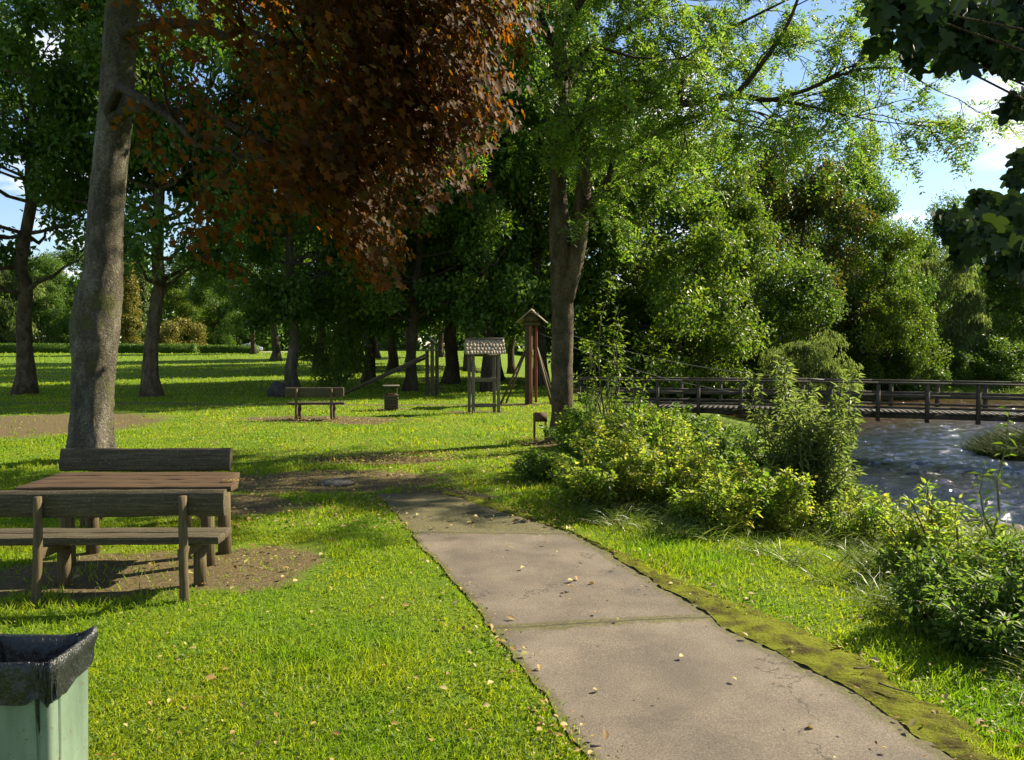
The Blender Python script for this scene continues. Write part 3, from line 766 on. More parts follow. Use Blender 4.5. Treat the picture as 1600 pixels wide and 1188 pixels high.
# ------------------------------------------------------------------ branch growth for the two big near trees
def grow(mb, p, d, length, r, lvl, g, tips, droop=0.05, spread=0.7, kids=(5, 4)):
    n_ = 6
    P = [p]; dd_ = d / np.linalg.norm(d)
    for k in range(n_):
        dd_ = dd_ + g.normal(size=3) * 0.16 + np.array([0, 0, -droop])
        dd_ /= np.linalg.norm(dd_)
        P.append(P[-1] + dd_ * length / n_)
    P = np.array(P)
    mb.tube(P, np.linspace(r, max(r * 0.3, 0.004), n_ + 1), 6 if r > 0.03 else 4, cap=False)
    if lvl == 0:
        for k in range(2, n_ + 1): tips.append((P[k], dd_))
        return
    for c in range(kids[lvl - 1]):
        f = 0.25 + 0.75 * (c + g.random()) / kids[lvl - 1]
        i = min(n_ - 1, int(f * n_)); q = P[i] + (P[i + 1] - P[i]) * (f * n_ - i)
        tdir = (P[i + 1] - P[i]); tdir /= np.linalg.norm(tdir)
        nd = tdir + rdir(g, 1)[0] * spread
        grow(mb, q, nd, length * (0.45 + 0.3 * g.random()), r * 0.5, lvl - 1, g, tips, droop, spread, kids)
    tips.append((P[-1], dd_))

def px_limb(pts, sub=4):
    """limb through (px, py, Y) points, smoothed"""
    P = np.array([at_y(*q) for q in pts])
    if len(P) < 3: return P
    Q = np.vstack([2 * P[0] - P[1], P, 2 * P[-1] - P[-2]])
    t = np.linspace(0, len(P) - 1 - 1e-6, (len(P) - 1) * sub + 1); i = t.astype(int); f = (t - i)[:, None]
    a, b, c, d = Q[i], Q[i + 1], Q[i + 2], Q[i + 3]
    return 0.5 * (2 * b + (c - a) * f + (2 * a - 5 * b + 4 * c - d) * f ** 2 + (3 * b - a - 3 * c + d) * f ** 3)

# --- central ash tree on the bank
g = np.random.default_rng(5)
Yc = 15.2
base = at_y(879, 690, Yc); base[2] = Hs(base[0], base[1])
ash = empty('ash_tree', base, 'tall ash with forked trunk on the bank beside the footbridge, light feathery leaves', 'tree')
tb = MB()
main = px_limb([(880, 702, Yc), (880, 670, Yc), (878, 600, Yc), (879, 520, Yc), (878, 440, Yc), (876, 380, Yc), (872, 300, Yc), (874, 220, Yc), (877, 140, Yc), (876, 60, Yc), (880, -40, Yc + .2), (888, -170, Yc + .3), (894, -330, Yc + .2)], 6)
rads = np.interp(np.linspace(0, 1, len(main)), [0, 0.05, 0.12, 0.3, 0.42, 0.5, 0.6, 0.8, 1.0], [0.34, 0.25, 0.215, 0.212, 0.225, 0.165, 0.145, 0.12, 0.05])
tb.tube(main, rads, 24, wob=0.03, g=g, flare=0.5)
stem2 = px_limb([(884, 470, Yc - .05), (896, 420, Yc - .1), (906, 360, Yc - .15), (911, 300, Yc - .15), (912, 240, Yc - .1), (915, 215, Yc - .1)], 5)
tb.tube(stem2, np.interp(np.linspace(0, 1, len(stem2)), [0, 0.3, 0.6, 1], [0.16, 0.17, 0.14, 0.10]), 14, wob=0.06, g=g)
trunk = tb.build('trunk', M['bark_brown'], ash, True, True)
bb = MB(); tips = []
limbs = [([(880, 260, Yc), (892, 220, Yc - .1), (915, 182, Yc - .2), (960, 160, Yc - .3), (1040, 164, Yc - .5), (1100, 158, Yc - .6), (1150, 150, Yc - .8), (1205, 156, Yc - .8), (1262, 140, Yc - 1)], 0.12, 0.035),
         ([(878, 150, Yc), (905, 100, Yc + .2), (945, 66, Yc + .4), (1005, 26, Yc + .6), (1060, -30, Yc + .8), (1120, -90, Yc + 1)], 0.10, 0.03),
         ([(1060, 163, Yc - .5), (1070, 120, Yc - .3), (1100, 70, Yc), (1150, 40, Yc + .2), (1230, 0, Yc + .3)], 0.07, 0.02),
         ([(1150, 150, Yc - .8), (1190, 100, Yc - 1), (1230, 40, Yc - 1.1), (1260, -40, Yc - 1.3)], 0.06, 0.02),
         ([(1205, 156, Yc - .8), (1260, 165, Yc - 1.2), (1310, 178, Yc - 1.4), (1350, 185, Yc - 1.6)], 0.035, 0.012),
         ([(1262, 140, Yc - 1), (1330, 112, Yc - 1.2), (1400, 108, Yc - 1.4), (1460, 140, Yc - 1.5)], 0.035, 0.01),
         ([(1100, 158, Yc - .6), (1150, 190, Yc - .9), (1210, 205, Yc - 1.1)], 0.03, 0.01),
         ([(877, 100, Yc), (850, 40, Yc + .2), (835, -30, Yc + .5), (820, -130, Yc + .6)], 0.09, 0.03),
         ([(876, 60, Yc), (910, 0, Yc - .4), (960, -60, Yc - .9), (1040, -120, Yc - 1.4)], 0.09, 0.03),
         ([(880, -40, Yc + .2), (930, -120, Yc + .8), (1000, -200, Yc + 1.4)], 0.08, 0.03),
         ([(906, 350, Yc - .15), (925, 315, Yc - .4), (948, 285, Yc - .6), (955, 262, Yc - .7)], 0.09, 0.05),
         ([(884, 240, Yc), (960, 235, Yc + .8), (1020, 210, Yc + 1.2), (1075, 185, Yc + 1.5), (1130, 172, Yc + 1.8)], 0.10, 0.04),
         ([(876, 190, Yc), (850, 160, Yc - .6), (838, 130, Yc - 1.0)], 0.04, 0.015),
         ([(878, 130, Yc), (900, 95, Yc - .8), (930, 75, Yc - 1.6), (990, 90, Yc - 2.2)], 0.06, 0.02)]
for li, (pts, r0, r1) in enumerate(limbs):
    airy = li in (2, 3, 4, 5, 6)
    P = px_limb(pts, 5)
    bb.tube(P, np.linspace(r0, r1, len(P)), 10, wob=0.05, g=g)
    L_ = np.linalg.norm(np.diff(P, axis=0), axis=1).sum()
    for k in range(int(3 + L_ * (1.5 if airy else 2.2))):
        f = 0.22 + 0.78 * g.random(); i = int(f * (len(P) - 2))
        tdir = P[i + 1] - P[i]; tdir /= np.linalg.norm(tdir)
        nd = tdir * 0.7 + rdir(g, 1)[0] * 0.9 + np.array([0, 0, 0.12])
        grow(bb, P[i], nd, 0.8 + 0.9 * g.random(), max(0.012, np.interp(f, [0, 1], [r0, r1]) * 0.35), 1, g, tips, 0.025, 0.8, (5, 4))
    grow(bb, P[-1], P[-1] - P[-2], 1.3, r1, 1, g, tips, 0.03, 0.7, (6, 4))
bb.build('branch', M['bark_dark'], ash, True, True)
# pinnate leaves: a rachis with leaflets in pairs
def pinnate(tips, per, g, rach, ll, lw, pairs):
    TP = np.array([t[0] for t in tips]); TD = np.array([t[1] for t in tips])
    P0 = np.repeat(TP, per, 0); D = np.repeat(TD, per, 0)
    R_ = unit(D * 0.5 + rdir(g, len(P0)) * 0.9 + np.array([0, 0, -0.25]))
    S = unit(np.cross(R_, rdir(g, len(P0)) + np.array([0, 0, 1.2])))
    Ps, Ts, Ns = [], [], []
    rl = rach * (0.6 + 0.7 * g.random(len(P0)))
    for k in range(pairs):
        f = (k + 0.8) / pairs
        for sg in (-1, 1):
            droop = np.array([0, 0, -0.35 * f * f])
            Ps.append(P0 + (R_ + droop) * (rl * f)[:, None])
            Ts.append(S * sg + R_ * 0.55 + rdir(g, len(P0)) * 0.25 + droop)
            Ns.append(np.cross(R_, S) + rdir(g, len(P0)) * 0.4)
    return np.vstack(Ps), np.vstack(Ts), np.vstack(Ns)
P, T, N = pinnate(tips, 3, g, 0.26, 0.07, 0.03, 5)
s = 0.075 * (0.7 + 0.6 * g.random(len(P)))
leaf_obj('crown', P, T, N, s, s * 0.42, M['leaf_ash'], ash)
print('ash leaflets', len(P), 'tips', len(tips))

# sucker shoots beside the ash trunk
def shrub(name, label, loc, r, h, nst, per, ll, lw, mat, stem='twig', group=None, upright=0.4, seed=1, tpl=KITE, arch=0.35, tw=0.16, cat='shrub', lo=0.15):
    g = np.random.default_rng(seed)
    x, y = loc; z = Hs(x, y)
    o = empty(name, (x, y, z), label, cat, group)
    mb = MB(); Ps, Ts, Ns = [], [], []
    for k in range(nst):
        an = g.random() * 2 * PI; rr_ = r * math.sqrt(g.random())
        b0 = np.array([math.cos(an) * rr_ * upright, math.sin(an) * rr_ * upright, -0.06])
        hh = h * (0.42 + 0.72 * g.random() ** 1.7) * (1 - 0.35 * (rr_ / r) ** 2)
        b1 = np.array([math.cos(an) * rr_, math.sin(an) * rr_, hh])
        t = np.linspace(0, 1, 7)[:, None]
        P = b0 * (1 - t) + b1 * t
        P[:, 2] += (np.sin(t[:, 0] * PI) * arch * hh * 0.5)
        P[1:] += np.cumsum(g.normal(size=(6, 3)) * 0.025 * h, 0)
        # keep to the sloping ground
        gz = H(P[:, 0] + x, P[:, 1] + y) - z
        P[:, 2] = np.maximum(P[:, 2] + gz * 0.7, gz - 0.02)
        mb.tube(P, np.linspace(0.010 + 0.004 * h, 0.003, 7), 5, cap=False)
        f = lo + (1 - lo) * g.random(per) ** 0.8 * 0.999
        i = (f * 6).astype(int); q = P[i] + (P[np.minimum(i + 1, 6)] - P[i]) * (f * 6 - i)[:, None]
        off = rdir(g, per); off[:, 2] = off[:, 2] * 0.6 + 0.1
        q = q + off * (tw * (0.2 + 0.8 * g.random(per)) * (1.25 - 0.8 * f))[:, None]
        Ps.append(q); Ts.append(off + np.array([0, 0, -0.15]) + rdir(g, per) * 0.5); Ns.append(np.array([0, 0, 0.8]) + off * 0.4 + rdir(g, per) * 0.6)
    mb.build('stem', M[stem], o, True)
    P, T, N = np.vstack(Ps), np.vstack(Ts), np.vstack(Ns)
    gz = H(P[:, 0] + x, P[:, 1] + y) - z
    P[:, 2] = np.maximum(P[:, 2], gz + 0.03)
    s = 0.55 + 0.8 * g.random(len(P))
    leaf_obj('foliage', P, T, N, s * ll, s * lw, M[mat], o, tpl, world=False)
    return o

shrub('sapling', 'slender sapling with lime green leaves against the ash trunk', (1.72, 14.5), 0.55, 3.5, 8, 95, 0.09, 0.045, 'leaf_bright', upright=0.2, seed=3, tw=0.28, arch=0.1, lo=0.35, cat='sapling')
shrub('sapling', 'leafy sapling sprouting above the brambles left of bridge middle', (2.05, 13.2), 0.26, 2.1, 7, 100, 0.08, 0.045, 'leaf_bright', upright=0.25, seed=4, tw=0.2, arch=0.05, lo=0.3, cat='sapling')
GB = 'shrubs on the river bank'
shrub('bank_bush', 'leafy bush filling the slope below the bridge deck, behind the thicket', (2.9, 16.6), 1.3, 0.85, 60, 140, 0.075, 0.05, 'leaf_shrub', group=GB, seed=74)
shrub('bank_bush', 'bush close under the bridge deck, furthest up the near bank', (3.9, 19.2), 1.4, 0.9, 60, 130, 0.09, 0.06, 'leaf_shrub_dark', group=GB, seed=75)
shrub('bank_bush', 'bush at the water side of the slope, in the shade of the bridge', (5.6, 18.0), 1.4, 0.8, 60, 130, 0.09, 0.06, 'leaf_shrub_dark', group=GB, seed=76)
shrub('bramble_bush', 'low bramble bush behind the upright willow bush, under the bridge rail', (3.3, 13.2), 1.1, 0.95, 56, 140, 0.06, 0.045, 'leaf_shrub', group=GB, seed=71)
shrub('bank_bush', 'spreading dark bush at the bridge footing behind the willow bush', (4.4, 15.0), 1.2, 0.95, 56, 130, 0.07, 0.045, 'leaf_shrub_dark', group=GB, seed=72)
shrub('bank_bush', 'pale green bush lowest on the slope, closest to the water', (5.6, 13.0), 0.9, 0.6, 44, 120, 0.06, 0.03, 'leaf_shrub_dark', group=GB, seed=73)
shrub('bramble_bush', 'low shaded bramble bush at the left tip of the thicket', (0.6, 10.8), 0.6, 0.42, 40, 140, 0.05, 0.04, 'leaf_shrub_dark', group=GB, seed=61)
shrub('bramble_bush', 'rounded bramble bush at the front of the thicket nearest the asphalt bend', (1.15, 9.0), 0.8, 0.85, 56, 150, 0.05, 0.038, 'leaf_shrub', group=GB, seed=62)
shrub('nettle_patch', 'clump of upright nettles in front of the thicket, left of upright willow bush', (2.15, 8.05), 0.5, 0.8, 40, 110, 0.06, 0.026, 'leaf_shrub', 'stem_green', group=GB, seed=63, arch=0.1, upright=0.6, cat='weed')
shrub('bramble_bush', 'yellowish bramble bush with long arching canes under the bridge rail', (2.0, 12.6), 0.9, 1.05, 44, 130, 0.06, 0.045, 'leaf_bright', group=GB, seed=64, arch=0.5)
shrub('bank_bush', 'small ragged bush half way down the slope to the river', (3.9, 8.3), 0.5, 0.55, 34, 110, 0.05, 0.03, 'leaf_shrub', group=GB, seed=65)
shrub('ivy_bush', 'small leafy bush hugging the foot of the ash trunk', (1.15, 14.2), 0.5, 0.75, 34, 130, 0.06, 0.045, 'leaf_shrub', group=GB, seed=5)
shrub('bramble_bush', 'bramble bush in front of the ash trunk, left end of the thicket', (1.45, 12.0), 0.9, 1.0, 64, 150, 0.06, 0.045, 'leaf_shrub_dark', group=GB, seed=6)
shrub('bramble_bush', 'sunlit bramble bush in the middle of the thicket below the sprouting sapling', (1.95, 11.4), 1.0, 1.02, 70, 160, 0.06, 0.045, 'leaf_shrub', group=GB, seed=7)
shrub('bramble_bush', 'wide bramble bush behind the thicket next to the bridge rail', (2.6, 14.2), 1.2, 0.95, 60, 160, 0.07, 0.05, 'leaf_shrub', group=GB, seed=8)
shrub('bramble_bush', 'low bramble bush at the path side of the thicket', (1.85, 9.3), 0.9, 1.0, 66, 150, 0.05, 0.04, 'leaf_shrub', group=GB, seed=9)
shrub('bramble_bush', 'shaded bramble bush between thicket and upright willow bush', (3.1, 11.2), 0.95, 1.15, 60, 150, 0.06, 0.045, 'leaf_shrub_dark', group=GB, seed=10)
shrub('bramble_bush', 'low leafy bush at the foot of the upright willow bush, path side', (2.75, 8.35), 0.6, 0.8, 50, 150, 0.05, 0.035, 'leaf_shrub', group=GB, seed=11)
shrub('willow_bush', 'tall upright willow bush with narrow leaves standing before the river', (3.5, 9.2), 0.66, 2.05, 54, 230, 0.105, 0.024, 'leaf_willow', 'stem_green', group=GB, upright=0.35, seed=12, arch=0.15, tw=0.15, lo=0.12)
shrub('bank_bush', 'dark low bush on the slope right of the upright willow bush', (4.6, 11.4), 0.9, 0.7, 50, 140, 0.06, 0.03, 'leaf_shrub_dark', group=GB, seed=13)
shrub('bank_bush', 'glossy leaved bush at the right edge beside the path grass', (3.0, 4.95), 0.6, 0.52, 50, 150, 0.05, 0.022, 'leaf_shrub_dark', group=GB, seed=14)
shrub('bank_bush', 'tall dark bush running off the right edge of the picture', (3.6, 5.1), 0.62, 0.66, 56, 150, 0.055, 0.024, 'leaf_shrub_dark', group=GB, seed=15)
shrub('bank_bush', 'pale leaved bush on the slope behind the glossy leaved one', (3.7, 6.4), 0.6, 0.8, 50, 130, 0.055, 0.026, 'leaf_shrub', group=GB, seed=16)
shrub('tall_weed', 'single tall leafy weed stalk rising against the river at right', (3.85, 6.15), 0.16, 1.55, 4, 42, 0.10, 0.022, 'leaf_bright', 'stem_green', upright=0.3, seed=17, arch=0.0, tw=0.07, lo=0.25, cat='weed')

# --- copper maple by the picnic table
g = np.random.default_rng(9)
Ym = 12.7
base = at_y(147, 720, Ym); base[2] = Hs(base[0], base[1])
cm = empty('copper_maple', base, 'copper leaved maple with thick pale knobbly trunk behind the picnic table', 'tree')
main = px_limb([(143, 735, Ym), (143, 700, Ym), (144, 640, Ym), (147, 560, Ym), (150, 500, Ym), (161, 430, Ym), (163, 370, Ym), (171, 270, Ym), (180, 180, Ym), (186, 90, Ym), (193, 0, Ym), (203, -120, Ym), (215, -300, Ym), (222, -480, Ym)], 8)
zr = np.linspace(0, 1, len(main))
# radius by image height, with the swollen burl around py 450..560
pyv = np.interp(zr, np.linspace(0, 1, 14), [735, 700, 640, 560, 500, 430, 370, 270, 180, 90, 0, -120, -300, -480])
rads = np.interp(-pyv, [-735, -700, -640, -570, -520, -470, -430, -380, -270, -180, -90, 0, 200, 480], [36, 31, 29.5, 31, 35, 33.5, 28, 26, 24.5, 24, 23.5, 23, 16, 6]) / FPX * Ym
tb = MB(); tb.tube(main, rads, 40, wob=0.02, g=g, flare=0.35)
tb.build('trunk', M['bark_grey'], cm, True, True)
poly = [(215, -330), (825, -330), (820, 10), (785, 100), (762, 160), (728, 220), (705, 270), (640, 310), (625, 360), (560, 415), (530, 395), (490, 320), (430, 300), (405, 380), (370, 430), (325, 445), (300, 390), (290, 325), (245, 310), (222, 250), (212, 150)]
cl = []
while len(cl) < 430:
    px, py = g.uniform(205, 850), g.uniform(-330, 485)
    if poly_sd(np.array([px]), np.array([py]), poly)[0] > -4: continue
    # sparser towards the trunk
    if g.random() > np.interp(px, [200, 330, 430, 520, 600], [0.06, 0.13, 0.30, 0.85, 1.0]): continue
    cl.append(at_y(px, py, g.uniform(9.3, np.interp(px, [200, 420, 540], [11.6, 12.0, 14.2]))))
lowc = np.array(cl)
up = []  # unseen upper crown, shifted right and thickened to shade the left leaves
while len(up) < 270:
    q = g.uniform(-1, 1, 3)
    if np.dot(q, q) > 1: continue
    up.append((base[0] + 2.9 + q[0] * 5.4, Ym - 0.2 + q[1] * 4.0, 10.3 + q[2] * 2.6))
allc = np.vstack([lowc, np.array(up)])
mb = MB()
nodes = [main[int(len(main) * f)] for f in (0.60, 0.66, 0.72, 0.78, 0.84, 0.9, 0.95)]
hubs = []
for k in range(16):
    c = allc[g.integers(len(allc))]
    st = nodes[int(np.clip((c[2] - 3) / 1.3, 0, 6))]
    end = st + (c - st) * 0.8
    P = wiggle(st, end, 9, 0.10, g); P[:, 2] += np.sin(np.linspace(0, PI, 9)) * 0.5
    mb.tube(P, np.linspace(0.10, 0.03, 9), 7, cap=False); hubs += list(P[3:])
hubs = np.array(hubs)
for c in allc:
    h = hubs[np.argmin(np.linalg.norm(hubs - c, axis=1))]
    P = wiggle(h, c, 5, 0.12, g)
    mb.tube(P, np.linspace(0.022, 0.006, 5), 4, cap=False)
mb.build('branch', M['bark_dark'], cm, True, True)
lpx = lowc[:, 0] / lowc[:, 1] * FPX + 800
nl = np.concatenate([np.interp(lpx, [300, 450, 600], [30, 52, 84]).astype(int), np.full(len(up), 70)])
cidx = np.repeat(np.arange(len(allc)), nl)
vd = unit(np.stack([0.38 + 0.3 * g.normal(size=len(allc)), -0.15 + 0.35 * g.normal(size=len(allc)), -0.8 + 0.25 * g.normal(size=len(allc))], 1))
vl = 0.7 + 0.7 * g.random(len(allc)); ft = g.random(len(cidx))
P = allc[cidx] + vd[cidx] * ((ft - 0.45) * vl[cidx])[:, None] + g.normal(size=(len(cidx), 3)) * (0.20 - 0.11 * ft)[:, None]
out = unit((P - np.array([base[0], Ym, 6.0])) * np.array([1, 1, 0.25]))
T = out * 0.55 + np.array([0, 0, -0.95]) + rdir(g, len(P)) * 0.55
N = out * 0.8 + np.array([0, 0, 0.75]) + rdir(g, len(P)) * 0.55
s = 0.115 * (0.6 + 0.6 * g.random(len(P)))
P = P - unit(T) * (s * 0.5)[:, None]
leaf_obj('crown', P, T, N, s, s * 1.0, M['leaf_copper'], cm, LOBED)
print('copper leaves', len(P))

# --- plane-leaved maple just outside the right edge, its branches hang into view
g = np.random.default_rng(21)
mt = empty('maple_tree', (4.6, 2.6, Hs(4.6, 2.6)), 'large leaved maple whose dark branches hang in at the right edge', 'tree')
tb = MB(); P = px_limb([(0, 0, 1)], 1)
tr_ = wiggle(np.array([4.6, 2.6, -0.7]), np.array([4.3, 2.9, 7.2]), 12, 0.02, g)
tb.tube(tr_, np.linspace(0.24, 0.07, 12), 14, wob=0.03, g=g)
tb.build('trunk', M['bark_grey'], mt, True, True)
fr = [(1430, 20, 90), (1470, 60, 60), (1520, 40, 50), (1560, 20, 42), (1500, 90, 38), (1590, 80, 50), (1575, 100, 30), (1590, 20, 40), (1440, 75, 45), (1545, 72, 40), (1620, 40, 70), (1590, 105, 28), (1415, 10, 45), (1485, 20, 60),
      (1582, 168, 20), (1602, 165, 22), (1600, 248, 14), (1585, 290, 16), (1530, 325, 20), (1560, 335, 34), (1590, 345, 40), (1500, 365, 34), (1540, 375, 44), (1585, 385, 46), (1480, 355, 22), (1510, 400, 22), (1565, 405, 30), (1600, 410, 32)]
bm = MB(); Ps, Ts, Ns = [], [], []
for px, py, rpx in fr:
    Yl = g.uniform(2.9, 3.6)
    c = at_y(px, py, Yl)
    i = int(np.clip((c[2] - 0.3) / 7.9 * 11, 1, 10))
    st = tr_[i]
    Pb = wiggle(st, c, 7, 0.06, g); Pb[:, 2] += np.sin(np.linspace(0, PI, 7)) * 0.12
    bm.tube(Pb, np.linspace(0.018, 0.003, 7), 5, cap=False)
    nn_ = max(7, int(rpx * 0.75))
    off = rdir(g, nn_) * (rpx / FPX * Yl * 0.85 * g.random((nn_, 1)) ** 0.5)
    Ps.append(c + off)
    Ts.append(np.array([-0.2, 0.0, -0.9]) + rdir(g, nn_) * 0.55)
    Ns.append(np.array([0.15, -0.6, 0.5]) + rdir(g, nn_) * 0.5)
# rest of the crown, outside the picture
for k in range(60):
    c = np.array([4.6, 2.9, 5.4]) + rdir(g, 1)[0] * g.uniform(0.8, 1.9) * np.array([0.75, 1.0, 1.0])
    Pb = wiggle(tr_[8], c, 5, 0.1, g); bm.tube(Pb, np.linspace(0.02, 0.004, 5), 5, cap=False)
    Ps.append(c + rdir(g, 26) * 0.3); Ts.append(np.array([0, 0, -0.8]) + rdir(g, 26) * 0.6); Ns.append(np.array([0, 0, 0.7]) + rdir(g, 26) * 0.6)
bm.build('branch', M['bark_dark'], mt, True, True)
P, T, N = np.vstack(Ps), np.vstack(Ts), np.vstack(Ns)
s = 0.078 * (0.5 + 0.75 * g.random(len(P)))
P = P - unit(T) * (s * 0.5)[:, None]
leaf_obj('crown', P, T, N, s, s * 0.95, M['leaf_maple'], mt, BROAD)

# ------------------------------------------------------------------ grass and litter
g = np.random.default_rng(33)
def ground_samples(n_, y0, y1, x0=-250, x1=1850, pw=1.0):
    px = g.uniform(x0, x1, n_); py = y0 + (y1 - y0) * g.random(n_) ** pw
    u, v = (px - 800) / FPX, (594 - py) / FPX
    c, s = math.cos(PITCH), math.sin(PITCH)
    t = -CAM_H / (s + c * v)
    return u * t, (c - s * v) * t
xs, ys = zip(ground_samples(190000, 600, 1300), ground_samples(150000, 575, 900), ground_samples(40000, 553, 640))
x, y = np.concatenate(xs), np.concatenate(ys)
x += g.normal(size=len(x)) * 0.03; y += g.normal(size=len(x)) * 0.05
dl = poly_sd(x, y, LAWN); dp = poly_sd(x, y, TURF_EDGE)
dn = dirt(x, y) + (fbm(x * 2.6, y * 2.6, 2, 4) - 0.5) * 1.6
keep = (dl < 1.2) & (dp > -0.07 + 0.16 * fbm(x * 5, y * 5, 91, 3) * g.random(len(x))) & ((dn < 0.42) | (g.random(len(x)) < 0.07)) & (y < 120)
x, y, dp = x[keep], y[keep], dp[keep]
dd_ = np.hypot(x, y)
hh = np.clip(0.022 + 0.035 * fbm(x * 0.7, y * 0.7, 12, 3), 0.02, 0.2) * (0.5 + 0.9 * g.random(len(x))) * (1 + 0.9 * smooth((vnoise(x * 1.3, y * 1.3, 31) - 0.55) / 0.3))
hh = np.maximum(hh * np.where(dp < 0.25, 0.8, 1.0), dd_ * 0.0021)
ww = np.maximum(0.005 + 0.004 * g.random(len(x)), dd_ * 0.0012)
T = np.stack([g.normal(size=len(x)) * 0.55, g.normal(size=len(x)) * 0.55, np.ones(len(x))], 1)
N = rdir(g, len(x)) * np.array([1, 1, 0.2])
P = np.stack([x, y, H(x, y) - 0.004], 1)
tag(leaf_obj('grass', P, T, N, hh, ww, M['grass'], tpl=BLADE), 'short sunlit lawn grass beside the path', 'grass', kind='stuff')
print('grass', len(P))
# broad weeds in the lawn: clover and plantain leaves
x, y = ground_samples(34000, 600, 1300)
k = (poly_sd(x, y, LAWN) < 1.0) & (poly_sd(x, y, PATH_POLY) > 0.03) & (vnoise(x * 1.1, y * 1.1, 44) > 0.45) & (dirt(x, y) < 0.4)
x, y = x[k], y[k]
P = np.stack([x, y, H(x, y) + 0.01 + 0.03 * g.random(len(x))], 1)
T = rdir(g, len(x)) * np.array([1, 1, 0.35]); N = rdir(g, len(x)) * 0.45 + np.array([0, 0, 1.0])
s = 0.012 + 0.02 * g.random(len(x)) ** 2
tag(leaf_obj('lawn_weeds', P, T, N, s, s * 0.75, M['leaf_bright']), 'clover and other broad leaved weeds in the lawn', 'weeds', kind='stuff')

# long grass on the river bank
def tufts(name, x, y, hmin, hmax, w_, mat, lean, label, cat, per=14):
    n_ = len(x)
    X_ = np.repeat(x, per) + g.normal(size=n_ * per) * 0.06; Y_ = np.repeat(y, per) + g.normal(size=n_ * per) * 0.06
    hq = g.uniform(hmin, hmax, n_ * per)
    T = np.stack([g.normal(size=n_ * per) * lean, g.normal(size=n_ * per) * lean, np.ones(n_ * per)], 1)
    # blades bend over: three segments
    B = []
    Tn = unit(T); side = unit(np.cross(Tn, rdir(g, n_ * per))); 
    outd = unit(Tn * np.array([1, 1, 0]) + 1e-4)
    V = []
    P0 = np.stack([X_, Y_, H(X_, Y_) - 0.02], 1)
    ws = w_ * (0.6 + 0.8 * g.random(n_ * per))
    for f, wf in ((0, 1), (0.35, 0.9), (0.7, 0.65), (1.0, 0.08)):
        c = P0 + Tn * (hq * f)[:, None] + (outd * 0.55 - np.array([0, 0, 0.45])) * (hq * f ** 2.2 * 0.8)[:, None]
        V += [c - side * (ws * wf / 2)[:, None], c + side * (ws * wf / 2)[:, None]]
    V = np.stack(V, 1)
    lo = np.array([0, 1, 3, 2, 2, 3, 5, 4, 4, 5, 7, 6])
    L_ = (np.arange(n_ * per)[:, None] * 8 + lo[None]).ravel()
    return tag(link(name, mesh_np(name, V.reshape(-1, 3), L_, np.arange(n_ * per * 3) * 4, M[mat])), label, cat, kind='stuff')
x = g.uniform(0.3, 12, 14000); y = 3.5 + 26 * g.random(14000) ** 1.7
dl, dr = poly_sd(x, y, LAWN), poly_sd(x, y, RIVER)
k = ((dl > 0.1) | (np.hypot((x - 1.6) / 1.5, (y - 8.3) / 1.0) < 1)) & (dr > 0.25) & (poly_sd(x, y, PATH_POLY) > 0.45) & (fbm(x * 1.2, y * 1.2, 71, 3) > 0.36)
tufts('bank_grass', x[k], y[k], 0.12, 0.42, 0.007, 'long_grass', 0.5, 'long rough grass on the slope between path and river', 'grass')
x = g.uniform(13.2, 22, 2600); y = g.uniform(20.5, 28, 2600); k = poly_sd(x, y, RIVER) > -0.25
tufts('reeds', x[k], y[k], 0.35, 0.75, 0.02, 'reed', 0.25, 'dark reeds on the opposite bank by the bridge', 'reeds', 16)
x = g.uniform(12, 50, 5000); y = g.uniform(47.5, 64, 5000); k = poly_sd(x, y, RIVER) > 0.2
tufts('meadow_grass', x[k], y[k], 0.3, 0.9, 0.05, 'long_grass', 0.3, 'pale tall meadow grass on the far bank', 'grass', 8)

# fallen leaves
xs, ys = zip(ground_samples(1100, 600, 1250), ground_samples(5000, 640, 830, 300, 1050))
x, y = np.concatenate(xs), np.concatenate(ys)
heap = [((-2.3, 12.9), 1.5, 0.7, 1300), ((0.6, 15.2), 0.9, 0.7, 420), ((-0.6, 10.6), 1.6, 1.5, 500), ((-4.2, 19.2), 1.6, 0.5, 300), ((-2.1, 6.6), 0.6, 0.7, 120), ((0.95, 6.3), 1.4, 0.6, 90)]
for c, a, b_, n_ in heap:
    x = np.concatenate([x, c[0] + g.normal(size=n_) * a * 0.6]); y = np.concatenate([y, c[1] + g.normal(size=n_) * b_ * 0.6])
for E_, n_ in ((EL, 420), (EMj, 260), (ERj, 120)):
    q_ = E_[g.integers(80, NP_, n_)]
    x = np.concatenate([x, q_[:, 0] + g.normal(size=n_) * 0.10]); y = np.concatenate([y, q_[:, 1] + g.normal(size=n_) * 0.10])
dp_ = poly_sd(x, y, PATH_POLY)
k = (poly_sd(x, y, LAWN) < 0.8) & (y < 40) & ((dp_ > 0) | (g.random(len(x)) < 0.22)); x, y = x[k], y[k]
onp = poly_sd(x, y, PATH_POLY) < 0
P = np.stack([x, y, H(x, y) + np.where(onp, 0.034, 0.03 + 0.02 * g.random(len(x)))], 1)
T = rdir(g, len(x)) * np.array([1, 1, 0.25]); N = rdir(g, len(x)) * 0.5 + np.array([0, 0, 1.0])
s = np.maximum(0.018 + 0.045 * g.random(len(x)) ** 3, np.hypot(x, y) * 0.0027)
tag(leaf_obj('fallen_leaves', P, T, N, s, s * 0.75, M['litter'], tpl=OVAL), 'yellow and brown fallen leaves scattered over lawn and path', 'fallen leaves', kind='stuff')

